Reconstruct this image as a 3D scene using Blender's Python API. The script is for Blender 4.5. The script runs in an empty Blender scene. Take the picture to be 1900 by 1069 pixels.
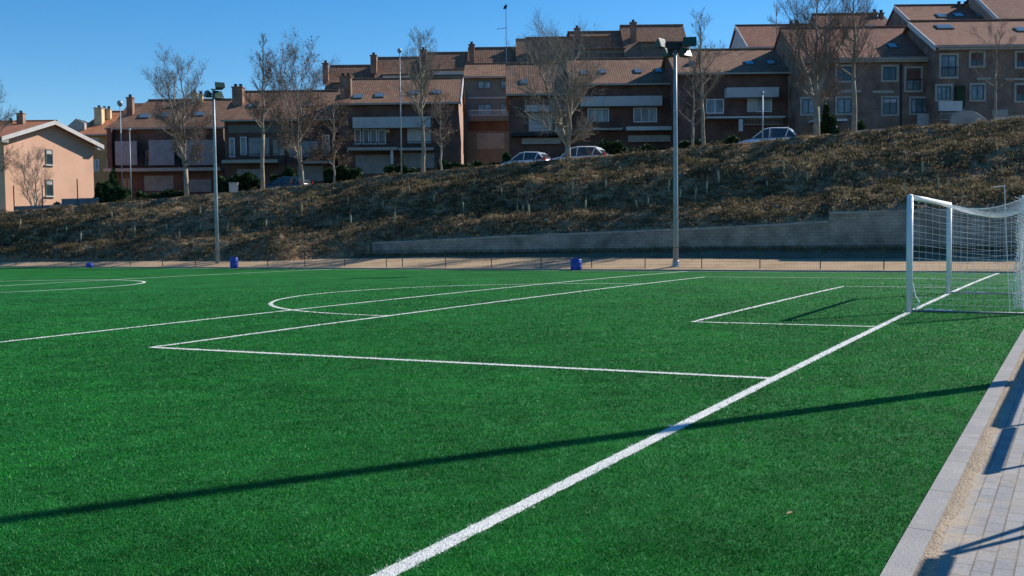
import bpy, bmesh, math, random
import numpy as np
from mathutils import Vector, Matrix, noise as mnoise

scene = bpy.context.scene
COL = scene.collection
R_ = math.radians

# ------------------------------------------------------------------ camera
# the pitch frame: u runs along the goal line, v runs into the pitch; the
# camera frame used for the world: Y ahead, X to the right, origin under the camera
CU, CV, CZ, YAW, PITCH, ROLL, FPX = -27.1099, -3.2445, 1.6846, 0.501307, -0.048768, -0.010962, 1939.04
cy_, sy_ = math.cos(YAW), math.sin(YAW)
F_ = Vector((0, math.cos(PITCH), math.sin(PITCH)))
R0 = Vector((1, 0, 0)); U0 = R0.cross(F_)
RT = R0 * math.cos(ROLL) + U0 * math.sin(ROLL)
UP = U0 * math.cos(ROLL) - R0 * math.sin(ROLL)
CAMP = Vector((0, 0, CZ))
cam = bpy.data.cameras.new('camera'); camo = bpy.data.objects.new('camera', cam); COL.objects.link(camo)
cam.sensor_width = 36; cam.lens = FPX / 1900 * 36; cam.clip_start = 0.05; cam.clip_end = 9000
m = Matrix((RT, UP, -F_)).transposed().to_4x4(); m.translation = CAMP
camo.matrix_world = m
scene.camera = camo

# ------------------------------------------------------------------ sky, sun, exposure
SUN_EL = R_(34.6)
SUN_H = Vector((sy_ * 0.845 + cy_ * 0.534, cy_ * 0.845 - sy_ * 0.534, 0)).normalized()
SUN_AZ = math.atan2(SUN_H.x, SUN_H.y)           # clockwise from +Y
world = bpy.data.worlds.new('World'); scene.world = world; world.use_nodes = True
wn = world.node_tree; bg = wn.nodes['Background']
sky = wn.nodes.new('ShaderNodeTexSky'); sky.sky_type = 'NISHITA'; sky.sun_disc = False
sky.sun_elevation = SUN_EL; sky.sun_rotation = SUN_AZ
sky.altitude = 300; sky.air_density = 1.0; sky.dust_density = 0.15; sky.ozone_density = 4.5
hs_ = wn.nodes.new('ShaderNodeHueSaturation'); hs_.inputs['Saturation'].default_value = 1.33
wn.links.new(sky.outputs[0], hs_.inputs['Color']); wn.links.new(hs_.outputs[0], bg.inputs[0]); bg.inputs[1].default_value = 0.105
sl = bpy.data.lights.new('sun', 'SUN'); sl.energy = 5.0; sl.angle = R_(0.5); sl.color = (1.0, 0.93, 0.83)
so = bpy.data.objects.new('sun', sl); COL.objects.link(so)
sdir = SUN_H * math.cos(SUN_EL) + Vector((0, 0, math.sin(SUN_EL)))
so.rotation_euler = (-sdir).to_track_quat('-Z', 'Y').to_euler(); so.location = (30, 10, 40)
vs = scene.view_settings
vs.view_transform = 'Standard'; vs.look = 'None'; vs.gamma = 1; vs.use_curve_mapping = False; vs.exposure = 0.46

# ------------------------------------------------------------------ frames
def uv(u, v, z=0.0):
    du, dv = u - CU, v - CV
    return Vector((sy_ * du - cy_ * dv, cy_ * du + sy_ * dv, z))
def to_uv(x, y):
    return CU + sy_ * x + cy_ * y, CV - cy_ * x + sy_ * y
def surf(u, v):
    w = u / 20
    return (0.2235 * (1 - (u / 32) ** 2) - 0.2235 - 0.0035 * v - 0.0111 * (w ** 3 - w) - 0.005 * (w ** 4 - w * w) + 0.0027 * u * v / 20)
def ray(px, py):
    return F_ + RT * ((px - 950) / FPX) + UP * ((534.5 - py) / FPX)
def at(px, py, d):
    D = ray(px, py); return CAMP + D * (d / D.y)
def at_u(px, py, u):
    # point where the sight line meets the upright plane u = const
    D = ray(px, py); du = sy_ * D.x + cy_ * D.y
    return CAMP + D * ((u - CU) / du)
def lerp(a, b, t): return a + (b - a) * t
def table(tab, x):
    if x <= tab[0][0]: return tab[0][1:]
    for p, q in zip(tab, tab[1:]):
        if x <= q[0]:
            t = (x - p[0]) / (q[0] - p[0]); return tuple(lerp(a, b, t) for a, b in zip(p[1:], q[1:]))
    return tab[-1][1:]

# ------------------------------------------------------------------ materials
def mat(name, col, rough=0.7, spec=0.3, noise=None, bump=0.0, bscale=20.0, metal=0.0, alt=None, coord='Object'):
    """noise: list of (scale, colour, lo, hi) layers mixed over the base colour"""
    m = bpy.data.materials.new(name); m.use_nodes = True
    nt = m.node_tree; b = nt.nodes['Principled BSDF']
    b.inputs['Base Color'].default_value = (*col, 1); b.inputs['Roughness'].default_value = rough
    b.inputs['Specular IOR Level'].default_value = spec; b.inputs['Metallic'].default_value = metal
    tc = nt.nodes.new('ShaderNodeTexCoord')
    src = None
    for sc, c, lo, hi in (noise or []):
        n = nt.nodes.new('ShaderNodeTexNoise'); n.inputs['Scale'].default_value = sc; n.inputs['Detail'].default_value = 5
        nt.links.new(tc.outputs[coord], n.inputs['Vector'])
        mr = nt.nodes.new('ShaderNodeMapRange'); mr.inputs[1].default_value = lo; mr.inputs[2].default_value = hi
        nt.links.new(n.outputs[0], mr.inputs[0])
        mx = nt.nodes.new('ShaderNodeMix'); mx.data_type = 'RGBA'
        nt.links.new(mr.outputs[0], mx.inputs[0])
        if src is None: mx.inputs[6].default_value = (*col, 1)
        else: nt.links.new(src, mx.inputs[6])
        mx.inputs[7].default_value = (*c, 1); src = mx.outputs[2]
    if src is not None: nt.links.new(src, b.inputs['Base Color'])
    if bump:
        n = nt.nodes.new('ShaderNodeTexNoise'); n.inputs['Scale'].default_value = bscale; n.inputs['Detail'].default_value = 6
        nt.links.new(tc.outputs[coord], n.inputs['Vector'])
        bp = nt.nodes.new('ShaderNodeBump'); bp.inputs['Strength'].default_value = bump; bp.inputs['Distance'].default_value = 0.05
        nt.links.new(n.outputs[0], bp.inputs['Height']); nt.links.new(bp.outputs[0], b.inputs['Normal'])
    return m
def roof_mat(name, c1, c2, c3):
    m = mat(name, c1, 0.85, 0.2, [(0.35, c2, .38, .62), (2.2, c3, .48, .68), (7.0, c2, .50, .70), (16., c3, .56, .72)])
    nt = m.node_tree; b = nt.nodes['Principled BSDF']; tc = nt.nodes['Texture Coordinate']
    w = nt.nodes.new('ShaderNodeTexWave'); w.bands_direction = 'X'; w.inputs['Scale'].default_value = 1.6; w.inputs['Distortion'].default_value = 1.5; w.inputs['Detail Scale'].default_value = 3
    w2 = nt.nodes.new('ShaderNodeTexWave'); w2.bands_direction = 'Y'; w2.inputs['Scale'].default_value = 0.9; w2.wave_profile = 'SAW'
    for x in (w, w2): nt.links.new(tc.outputs['Object'], x.inputs['Vector'])
    a = nt.nodes.new('ShaderNodeMath'); a.operation = 'ADD'
    nt.links.new(w.outputs['Fac'], a.inputs[0]); nt.links.new(w2.outputs['Fac'], a.inputs[1])
    bp = nt.nodes.new('ShaderNodeBump'); bp.inputs['Strength'].default_value = 0.35; bp.inputs['Distance'].default_value = 0.03
    nt.links.new(a.outputs[0], bp.inputs['Height']); nt.links.new(bp.outputs[0], b.inputs['Normal'])
    return m
def brick_mat(name, c1, c2, mortar, bw=.30, rh=.10, ms=.012):
    m = mat(name, c1, 0.9, 0.15); nt = m.node_tree; b = nt.nodes['Principled BSDF']; tc = nt.nodes['Texture Coordinate']
    mp = nt.nodes.new('ShaderNodeMapping'); mp.inputs['Rotation'].default_value = (R_(90), 0, 0)
    br = nt.nodes.new('ShaderNodeTexBrick'); br.inputs['Scale'].default_value = 1
    br.inputs['Brick Width'].default_value = bw; br.inputs['Row Height'].default_value = rh; br.inputs['Mortar Size'].default_value = ms
    br.inputs['Color1'].default_value = (*c1, 1); br.inputs['Color2'].default_value = (*c2, 1); br.inputs['Mortar'].default_value = (*mortar, 1)
    nt.links.new(tc.outputs['Object'], mp.inputs[0]); nt.links.new(mp.outputs[0], br.inputs['Vector'])
    n = nt.nodes.new('ShaderNodeTexNoise'); n.inputs['Scale'].default_value = 0.9; n.inputs['Detail'].default_value = 6
    nt.links.new(tc.outputs['Object'], n.inputs['Vector'])
    mr = nt.nodes.new('ShaderNodeMapRange'); mr.inputs[1].default_value = .3; mr.inputs[2].default_value = .7; mr.inputs[3].default_value = .6; mr.inputs[4].default_value = 1.3
    nt.links.new(n.outputs[0], mr.inputs[0])
    mu = nt.nodes.new('ShaderNodeMix'); mu.data_type = 'RGBA'; mu.blend_type = 'MULTIPLY'; mu.inputs[0].default_value = 1
    nt.links.new(br.outputs[0], mu.inputs[6]); nt.links.new(mr.outputs[0], mu.inputs[7]); nt.links.new(mu.outputs[2], b.inputs['Base Color'])
    return m

M = {}
M['brick'] = brick_mat('dark_brick', (.165, .078, .057), (.125, .060, .045), (.17, .135, .115))
M['brick_light'] = brick_mat('brown_brick', (.25, .158, .115), (.20, .126, .093), (.26, .21, .17))
M['tan'] = mat('tan_render', (.18, .172, .142), .9, .15, [(1.2, (.14, .132, .108), .45, .75)])
M['ochre'] = mat('ochre_render', (.42, .27, .12), .9, .15, [(1.2, (.33, .21, .10), .45, .75)])
M['peach'] = mat('peach_render', (.72, .44, .31), .9, .15, [(.6, (.64, .385, .265), .4, .7), (6, (.70, .47, .34), .55, .8)], .15, 30)
M['pink_brick'] = mat('pink_render', (.42, .285, .225), .9, .15, [(1.0, (.33, .22, .175), .4, .7)])
M['white'] = mat('white_render', (.62, .60, .57), .8, .2, [(1.5, (.50, .48, .45), .45, .8)])
M['cream'] = mat('cream_render', (.62, .48, .29), .85, .2, [(2.0, (.50, .37, .21), .45, .75)])
M['stone_trim'] = mat('pale_trim', (.42, .38, .33), .85, .2, [(2.0, (.33, .30, .26), .45, .75)])
M['frame_w'] = mat('white_frame', (.70, .70, .69), .5, .4)
M['frame_g'] = mat('dark_frame', (.05, .09, .09), .5, .4)
M['glass'] = mat('window_glass', (.035, .055, .07), .08, .6)
M['glass_b'] = mat('curtained_glass', (.22, .27, .30), .15, .6, [(1.3, (.10, .14, .17), .4, .6)])
M['skylight'] = mat('skylight_glass', (.12, .16, .2), .12, .8)
M['shutter'] = mat('roller_shutter', (.50, .49, .48), .7, .3, [(2., (.42, .41, .40), .45, .7)])
M['shutter_r'] = mat('brown_shutter', (.14, .06, .045), .7, .3)
M['panel'] = mat('grey_panel', (.30, .30, .31), .7, .3, [(2., (.23, .23, .24), .45, .7)])
M['garage'] = mat('garage_door', (.30, .30, .28), .7, .3, [(1.5, (.22, .22, .2), .45, .7)])
M['dark'] = mat('dark_metal', (.022, .025, .028), .6, .3)
M['black'] = mat('black_pot', (.02, .02, .02), .7, .2)
M['roof'] = roof_mat('brown_roof_tiles', (.235, .130, .080), (.17, .092, .060), (.29, .175, .11))
M['roof_o'] = roof_mat('orange_roof_tiles', (.46, .185, .09), (.36, .135, .068), (.52, .25, .135))
M['roof_r'] = roof_mat('red_roof_tiles', (.245, .112, .072), (.175, .080, .055), (.30, .148, .095))
M['chim'] = brick_mat('chimney_brick', (.27, .15, .105), (.22, .12, .085), (.25, .2, .16))
M['galv'] = mat('galvanised_steel', (.29, .345, .385), .5, .45, [(5., (.23, .275, .31), .4, .7)], metal=0.3)
M['lampbody'] = mat('grey_lamp_body', (.07, .085, .075), .5, .3)
M['lampglass'] = mat('lamp_glass', (.03, .060, .045), .2, .5)  # dark green tint stands in for the turf mirrored in the glass
M['fence_g'] = mat('green_fence_paint', (.012, .045, .032), .5, .4)
M['blue'] = mat('blue_plastic', (.012, .050, .36), .4, .5, [(4, (.010, .035, .25), .45, .7)])
M['post'] = mat('white_goal_paint', (.72, .74, .74), .35, .5, [(6, (.62, .64, .65), .5, .8)])
M['net'] = mat('white_net_cord', (.80, .80, .78), .8, .2)
M['groundbar'] = mat('grey_bar', (.10, .14, .18), .5, .4)
M['bark'] = mat('grey_bark', (.33, .285, .225), .9, .1, [(3, (.21, .18, .14), .4, .65), (9, (.42, .38, .32), .55, .75)], .4, 25)
M['twig'] = mat('brown_twig', (.25, .19, .155), .9, .1, [(.8, (.18, .135, .11), .4, .65)])
M['twig_w'] = mat('grey_twig', (.30, .255, .21), .9, .1, [(.8, (.22, .185, .15), .4, .65)])
M['dryleaf'] = mat('dry_leaf', (.18, .112, .075), .85, .1, [(.7, (.125, .085, .06), .4, .65)])
M['hedge'] = mat('hedge_leaf', (.020, .045, .020), .7, .25, [(.9, (.030, .060, .024), .4, .65), (5, (.012, .028, .014), .5, .7)])
M['scrub'] = mat('dark_scrub_leaf', (.045, .045, .022), .8, .15, [(1.0, (.030, .028, .016), .4, .65)])
M['conc'] = mat('pale_concrete', (.315, .305, .295), .9, .15, [(1.5, (.25, .245, .235), .4, .66), (6, (.36, .345, .32), .5, .75), (60, (.24, .235, .225), .55, .7)], .25, 60)
M['guard'] = mat('sapling_guard', (.40, .38, .22), .8, .1, [(8, (.44, .41, .30), .4, .7)])
M['car_silver'] = mat('silver_paint', (.62, .67, .73), .28, .6, metal=0.15)
M['car_white'] = mat('pale_paint', (.72, .74, .76), .3, .6)
M['car_dark'] = mat('dark_paint', (.015, .03, .05), .25, .6)
M['tyre'] = mat('tyre_rubber', (.015, .015, .015), .8, .2)
M['rim'] = mat('wheel_rim', (.4, .41, .42), .4, .5, metal=.6)
M['red'] = mat('red_lens', (.42, .015, .015), .25, .6)

# turf
def turf_material(name, base, l1, l2):
    m = mat(name, base, 0.75, 0.10, [(0.16, l1, .35, .65), (.45, l2, .40, .62), (1.6, l1, .48, .66), (4.5, l2, .48, .66), (9., (.03, .23, .06), .54, .74), (22., l1, .5, .75), (95., (base[0] * .35, base[1] * .42, base[2] * .4), .48, .66), (140., (.10, .26, .12), .66, .80)], 0.9, 70)
    return m
M['turf'] = turf_material('artificial_turf', (.012, .168, .022), (.024, .22, .040), (.005, .095, .012))
M['line'] = mat('white_turf_line', (.78, .78, .74), .8, .1, [(30, (.62, .64, .58), .5, .72), (4, (.70, .71, .66), .45, .7)], .5, 90)

def blade_mat(name, cols, tr=0.25, spec=.06, rough=.6, mottle=None):
    m = bpy.data.materials.new(name); m.use_nodes = True; nt = m.node_tree; b = nt.nodes['Principled BSDF']
    g = nt.nodes.new('ShaderNodeNewGeometry'); r = nt.nodes.new('ShaderNodeValToRGB')
    r.color_ramp.elements[0].color = (*cols[0], 1); r.color_ramp.elements[1].color = (*cols[-1], 1)
    for i, c in enumerate(cols[1:-1]):
        e = r.color_ramp.elements.new((i + 1) / (len(cols) - 1)); e.color = (*c, 1)
    nt.links.new(g.outputs['Random Per Island'], r.inputs[0]); src = r.outputs[0]
    if mottle:
        tc = nt.nodes.new('ShaderNodeTexCoord')
        for sc, lo, hi in mottle:
            n = nt.nodes.new('ShaderNodeTexNoise'); n.inputs['Scale'].default_value = sc; n.inputs['Detail'].default_value = 4; nt.links.new(tc.outputs['Object'], n.inputs['Vector'])
            mr = nt.nodes.new('ShaderNodeMapRange'); mr.inputs[1].default_value = .32; mr.inputs[2].default_value = .68; mr.inputs[3].default_value = lo; mr.inputs[4].default_value = hi; nt.links.new(n.outputs[0], mr.inputs[0])
            mu = nt.nodes.new('ShaderNodeMix'); mu.data_type = 'RGBA'; mu.blend_type = 'MULTIPLY'; mu.inputs[0].default_value = 1
            nt.links.new(src, mu.inputs[6]); nt.links.new(mr.outputs[0], mu.inputs[7]); src = mu.outputs[2]
    nt.links.new(src, b.inputs['Base Color'])
    b.inputs['Roughness'].default_value = rough; b.inputs['Specular IOR Level'].default_value = spec
    t = nt.nodes.new('ShaderNodeBsdfTranslucent'); nt.links.new(src, t.inputs[0])
    mx = nt.nodes.new('ShaderNodeMixShader'); mx.inputs[0].default_value = tr
    nt.links.new(b.outputs[0], mx.inputs[1]); nt.links.new(t.outputs[0], mx.inputs[2])
    nt.links.new(mx.outputs[0], nt.nodes['Material Output'].inputs[0])
    return m
M['blade'] = blade_mat('turf_fibre', [(.008, .125, .014), (.014, .19, .024), (.022, .25, .034), (.012, .172, .020), (.055, .32, .085)], .3, .14, .5, [(.30, .64, 1.25), (1.3, .68, 1.25), (6., .72, 1.28)])
M['blade_w'] = blade_mat('white_turf_fibre', [(.62, .62, .58), (.78, .78, .74), (.72, .72, .68)])
M['straw'] = blade_mat('dry_grass', [(.15, .122, .068), (.235, .19, .11), (.33, .27, .165), (.185, .15, .087), (.43, .36, .225)], .35)
M['heather'] = blade_mat('heather_leaf', [(.055, .053, .031), (.088, .082, .046), (.12, .108, .060)], .3)
M['added_weed'] = blade_mat('added_weed_leaf', [(.08, .078, .042), (.14, .12, .065), (.21, .17, .095)], .3)
M['scrubleaf'] = blade_mat('scrub_leaf', [(.085, .066, .042), (.145, .112, .070), (.20, .152, .096), (.11, .085, .053)], .35)
M['hedgeleaf'] = blade_mat('hedge_leaves', [(.016, .036, .017), (.027, .058, .026), (.038, .075, .032)], .2)

def bank_material():
    m = mat('dry_bank_earth', (.27, .19, .122), .95, .05,
            [(.22, (.34, .24, .145), .40, .62), (.9, (.15, .108, .070), .48, .66), (.55, (.40, .21, .125), .56, .68),
             (3.2, (.40, .30, .18), .52, .70), (8., (.12, .088, .058), .54, .70)], 1.0, 3.0)
    nt = m.node_tree
    for n in nt.nodes:
        if n.type == 'BUMP': n.inputs['Distance'].default_value = 0.5
    return m
M['bank'] = bank_material()
M['sand'] = mat('sandy_path', (.44, .315, .195), .95, .1, [(.5, (.34, .24, .148), .42, .66), (3., (.48, .37, .24), .5, .75), (14., (.33, .24, .155), .58, .76)], .6, 14)
M['sand2'] = mat('spilled_sand', (.42, .335, .245), .95, .1, [(3, (.35, .28, .205), .42, .66), (25., (.24, .19, .14), .56, .68), (90, (.52, .44, .34), .55, .7)], .8, 60)
M['verge'] = mat('shade_toned_verge', (.17, .145, .105), .95, .05, [(1.2, (.12, .115, .08), .4, .62), (5., (.24, .20, .14), .55, .72)], .9, 6)  # darker than the path: shade at the wall foot put into the colour
M['soil'] = mat('damp_soil', (.07, .05, .035), .95, .1, [(3, (.12, .09, .06), .45, .7)], .8, 8)
M['wall'] = brick_mat('stone_wall_face', (.34, .29, .24), (.26, .222, .187), (.225, .195, .163), .34, .17, .016)
M['coping'] = mat('wall_coping', (.36, .34, .31), .9, .15, [(2., (.25, .235, .21), .4, .7)], .3, 10)
M['ground'] = mat('open_ground', (.10, .075, .045), .95, .1, [(.02, (.07, .06, .035), .4, .65), (.4, (.14, .10, .06), .45, .7)])
M['asphalt'] = mat('asphalt', (.055, .055, .056), .9, .2, [(2, (.045, .045, .046), .4, .7)])

def paver_material():
    m = mat('grey_pavers', (.40, .39, .375), .9, .2); nt = m.node_tree; b = nt.nodes['Principled BSDF']; tc = nt.nodes['Texture Coordinate']
    mp = nt.nodes.new('ShaderNodeMapping'); mp.inputs['Rotation'].default_value = (0, 0, -(math.pi / 2 - YAW))
    br = nt.nodes.new('ShaderNodeTexBrick'); br.inputs['Scale'].default_value = 1
    br.inputs['Brick Width'].default_value = 0.20; br.inputs['Row Height'].default_value = 0.10; br.inputs['Mortar Size'].default_value = 0.0055
    br.inputs['Mortar Smooth'].default_value = 0.2; br.inputs['Bias'].default_value = 0
    br.inputs['Color1'].default_value = (.245, .245, .245, 1); br.inputs['Color2'].default_value = (.305, .30, .295, 1); br.inputs['Mortar'].default_value = (.17, .15, .125, 1)
    nt.links.new(tc.outputs['Object'], mp.inputs[0]); nt.links.new(mp.outputs[0], br.inputs['Vector'])
    n = nt.nodes.new('ShaderNodeTexNoise'); n.inputs['Scale'].default_value = 1.6; n.inputs['Detail'].default_value = 8
    nt.links.new(tc.outputs['Object'], n.inputs['Vector'])
    mr = nt.nodes.new('ShaderNodeMapRange'); mr.inputs[1].default_value = .47; mr.inputs[2].default_value = .68; mr.inputs[4].default_value = .75
    nt.links.new(n.outputs[0], mr.inputs[0])
    mx = nt.nodes.new('ShaderNodeMix'); mx.data_type = 'RGBA'; mx.inputs[7].default_value = (.36, .30, .235, 1)
    nt.links.new(mr.outputs[0], mx.inputs[0]); nt.links.new(br.outputs[0], mx.inputs[6])
    sx = nt.nodes.new('ShaderNodeSeparateXYZ'); nt.links.new(mp.outputs[0], sx.inputs[0])
    n3 = nt.nodes.new('ShaderNodeTexNoise'); n3.inputs['Scale'].default_value = 3.2; n3.inputs['Detail'].default_value = 7; n3.inputs['Roughness'].default_value = .7; nt.links.new(tc.outputs['Object'], n3.inputs['Vector'])
    ma = nt.nodes.new('ShaderNodeMath'); ma.operation = 'MULTIPLY_ADD'; ma.inputs[1].default_value = .75; nt.links.new(n3.outputs[0], ma.inputs[0]); nt.links.new(sx.outputs[1], ma.inputs[2])
    mr3 = nt.nodes.new('ShaderNodeMapRange'); mr3.inputs[1].default_value = .93; mr3.inputs[2].default_value = 1.10; mr3.inputs[4].default_value = .95; nt.links.new(ma.outputs[0], mr3.inputs[0])
    mx3 = nt.nodes.new('ShaderNodeMix'); mx3.data_type = 'RGBA'; mx3.inputs[7].default_value = (.40, .325, .24, 1)
    nt.links.new(mr3.outputs[0], mx3.inputs[0]); nt.links.new(mx.outputs[2], mx3.inputs[6]); mx = mx3
    n2 = nt.nodes.new('ShaderNodeTexNoise'); n2.inputs['Scale'].default_value = 60; n2.inputs['Detail'].default_value = 4
    nt.links.new(tc.outputs['Object'], n2.inputs['Vector'])
    mr2 = nt.nodes.new('ShaderNodeMapRange'); mr2.inputs[1].default_value = .3; mr2.inputs[2].default_value = .7; mr2.inputs[3].default_value = .8; mr2.inputs[4].default_value = 1.15
    nt.links.new(n2.outputs[0], mr2.inputs[0])
    mu = nt.nodes.new('ShaderNodeMix'); mu.data_type = 'RGBA'; mu.blend_type = 'MULTIPLY'; mu.inputs[0].default_value = 1
    nt.links.new(mx.outputs[2], mu.inputs[6]); nt.links.new(mr2.outputs[0], mu.inputs[7]); nt.links.new(mu.outputs[2], b.inputs['Base Color'])
    bp = nt.nodes.new('ShaderNodeBump'); bp.inputs['Strength'].default_value = .5; bp.inputs['Distance'].default_value = .006; bp.invert = True
    nt.links.new(br.outputs['Fac'], bp.inputs['Height']); nt.links.new(bp.outputs[0], b.inputs['Normal'])
    return m
M['paver'] = paver_material()

# ------------------------------------------------------------------ object helpers
class MB:
    def __init__(s): s.v = []; s.f = []
    def quad(s, *pts):
        n = len(s.v); s.v += [tuple(p) for p in pts]; s.f.append(tuple(range(n, n + len(pts)))); return s
    def box(s, x0, x1, y0, y1, z0, z1):
        n = len(s.v)
        s.v += [(x, y, z) for z in (z0, z1) for y in (y0, y1) for x in (x0, x1)]
        for q in ((0, 2, 3, 1), (4, 5, 7, 6), (0, 1, 5, 4), (2, 6, 7, 3), (0, 4, 6, 2), (1, 3, 7, 5)): s.f.append(tuple(n + i for i in q))
        return s
    def hexa(s, a, b):
        """solid between two quads a (4 pts) and b (4 pts)"""
        n = len(s.v); s.v += [tuple(p) for p in a] + [tuple(p) for p in b]
        for q in ((3, 2, 1, 0), (4, 5, 6, 7), (0, 1, 5, 4), (1, 2, 6, 5), (2, 3, 7, 6), (3, 0, 4, 7)): s.f.append(tuple(n + i for i in q))
        return s
    def prism(s, prof, y0, y1, mp=None):
        """polygon prof [(x,z)] extruded from y0 to y1"""
        mp = mp or (lambda x, y, z: (x, y, z)); n = len(s.v); k = len(prof)
        s.v += [mp(x, y0, z) for x, z in prof] + [mp(x, y1, z) for x, z in prof]
        s.f.append(tuple(range(n, n + k))); s.f.append(tuple(range(n + 2 * k - 1, n + k - 1, -1)))
        for i in range(k):
            j = (i + 1) % k; s.f.append((n + i, n + k + i, n + k + j, n + j))
        return s
    def tube(s, pts, rad, sides=6, cap=True):
        pts = [Vector(p) for p in pts]; k = len(pts)
        if not hasattr(rad, '__len__'): rad = [rad] * k
        base = len(s.v); ref = None
        for i, p in enumerate(pts):
            t = (pts[min(i + 1, k - 1)] - pts[max(i - 1, 0)]).normalized()
            if ref is None: ref = t.cross(Vector((0, 0, 1)) if abs(t.z) < .9 else Vector((1, 0, 0))).normalized()
            ref = (ref - t * ref.dot(t)).normalized(); b = t.cross(ref)
            for a in range(sides):
                an = 2 * math.pi * a / sides
                s.v.append(tuple(p + (ref * math.cos(an) + b * math.sin(an)) * rad[i]))
        for i in range(k - 1):
            for a in range(sides):
                b2 = (a + 1) % sides
                s.f.append((base + i * sides + a, base + i * sides + b2, base + (i + 1) * sides + b2, base + (i + 1) * sides + a))
        if cap:
            s.f.append(tuple(base + a for a in reversed(range(sides)))); s.f.append(tuple(base + (k - 1) * sides + a for a in range(sides)))
        return s
    def ball(s, c, r, seg=10, rings=6, sc=(1, 1, 1), z0=-1):
        n = len(s.v)
        for i in range(rings + 1):
            ph = -math.pi / 2 + math.pi * i / rings
            for j in range(seg):
                th = 2 * math.pi * j / seg
                s.v.append((c[0] + r * sc[0] * math.cos(ph) * math.cos(th), c[1] + r * sc[1] * math.cos(ph) * math.sin(th), c[2] + r * sc[2] * max(z0, math.sin(ph))))
        for i in range(rings):
            for j in range(seg):
                k = (j + 1) % seg; s.f.append((n + i * seg + j, n + i * seg + k, n + (i + 1) * seg + k, n + (i + 1) * seg + j))
        return s
    def lathe(s, c, prof, seg=16):
        n = len(s.v)
        for r, z in prof:
            for j in range(seg):
                th = 2 * math.pi * j / seg; s.v.append((c[0] + r * math.cos(th), c[1] + r * math.sin(th), c[2] + z))
        for i in range(len(prof) - 1):
            for j in range(seg):
                k = (j + 1) % seg; s.f.append((n + i * seg + j, n + i * seg + k, n + (i + 1) * seg + k, n + (i + 1) * seg + j))
        s.f.append(tuple(n + j for j in reversed(range(seg)))); s.f.append(tuple(n + (len(prof) - 1) * seg + j for j in range(seg)))
        return s
    def build(s, name, material, parent=None, smooth=False, bevel=0):
        me = bpy.data.meshes.new(name)
        off = parent_world(parent) if parent else None
        v = s.v if off is None else [(a - off[0], b - off[1], c - off[2]) for a, b, c in s.v]
        me.from_pydata(v, [], s.f); me.update()
        o = bpy.data.objects.new(name, me); COL.objects.link(o); me.materials.append(material)
        if parent: o.parent = parent
        if smooth:
            me.polygons.foreach_set('use_smooth', [True] * len(me.polygons))
        if bevel:
            b = o.modifiers.new('bevel', 'BEVEL'); b.width = bevel; b.segments = 2; b.limit_method = 'ANGLE'
        return o
def parent_world(p):
    l = Vector((0, 0, 0))
    while p is not None: l = l + p.location; p = p.parent
    return l
def tag(o, label=None, cat=None, group=None, kind=None):
    if label: o['label'] = label
    if cat: o['category'] = cat
    if group: o['group'] = group
    if kind: o['kind'] = kind
    return o
def thing(name, loc, label, cat, group=None):
    o = bpy.data.objects.new(name, None); COL.objects.link(o); o.location = loc; o.empty_display_size = .3
    return tag(o, label, cat, group)
def np_mesh(name, verts, faces_n, material, kind=None):
    """verts (N,k,3): N separate polygons of k corners each"""
    N, k = verts.shape[:2]; me = bpy.data.meshes.new(name)
    me.vertices.add(N * k); me.vertices.foreach_set('co', verts.reshape(-1).astype(np.float32))
    me.loops.add(N * k); me.loops.foreach_set('vertex_index', np.arange(N * k, dtype=np.int32))
    me.polygons.add(N); me.polygons.foreach_set('loop_start', np.arange(0, N * k, k, dtype=np.int32))
    try: me.polygons.foreach_set('loop_total', np.full(N, k, dtype=np.int32))
    except Exception: pass
    me.update(calc_edges=True); me.validate()
    me.materials.append(material); o = bpy.data.objects.new(name, me); COL.objects.link(o)
    return o

# ------------------------------------------------------------------ terrain
RIDGE = [(-900, 440, 112), (-400, 420, 100), (0, 395, 88), (180, 378, 87.5), (350, 364, 86), (480, 352, 84), (620, 339, 81), (700, 327, 79), (790, 319, 78), (860, 312, 77),
         (1000, 300, 75), (1100, 291, 74), (1200, 282, 72), (1300, 273, 71), (1400, 264, 70), (1500, 252, 69), (1600, 244, 68), (1700, 237, 67),
         (1780, 230, 66), (1900, 216, 65), (2100, 205, 63), (2500, 190, 60), (3000, 180, 56)]
WALLTOP = [(690, 450), (800, 445), (950, 437), (1130, 429.5), (1250, 425), (1400, 417.5), (1538, 409.5), (1546, 393.5), (1700, 389), (1900, 384), (2300, 376)]
U_EDGE = 23.53; U_TOE = 30.0
def u_toe(px): return lerp(26.3 - max(0, min(1, (350 - px) / 350)), U_TOE, min(1, max(0, (px - 520) / 160)))
def toe_point(px):
    py = lerp(474, 460, min(1, (px - 690) / 650)) if px > 690 else lerp(484, 474, max(0, (px - 560) / 130))
    return at_u(px, py, u_toe(px))
def path_end(px): return at_u(px, lerp(485, 480.5, min(1, max(0, (px - 520) / 80))), min(27.75, u_toe(px) - .2))
def noise2(x, y, seed=0):
    v = 0
    for i, (fx, fy, a) in enumerate(((.11, .17, .5), (.31, .23, .3), (.71, .83, .2), (1.7, 1.4, .12))):
        v += a * math.sin(fx * x + 1.3 * i + seed + 1.7 * math.sin(fy * y * .7 + i)) * math.cos(fy * y + .7 * i + seed * .6 + math.sin(fx * x * .9))
    return v
_cache = {}
def bank_params(px):
    k = round(px)
    if k not in _cache:
        T = toe_point(px); bz = T.z
        if px > 690: bz = at_u(px, table(WALLTOP, px)[0], U_TOE).z - 0.06
        elif px > 600: bz = lerp(T.z, at_u(691, 450, U_TOE).z - .06, (px - 600) / 90)
        ry, rd = table(RIDGE, px); Rz = at(px, ry, rd).z
        _cache[k] = (T.y + (0.35 if px > 690 else 0), bz, rd, Rz)
    return _cache[k]
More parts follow.
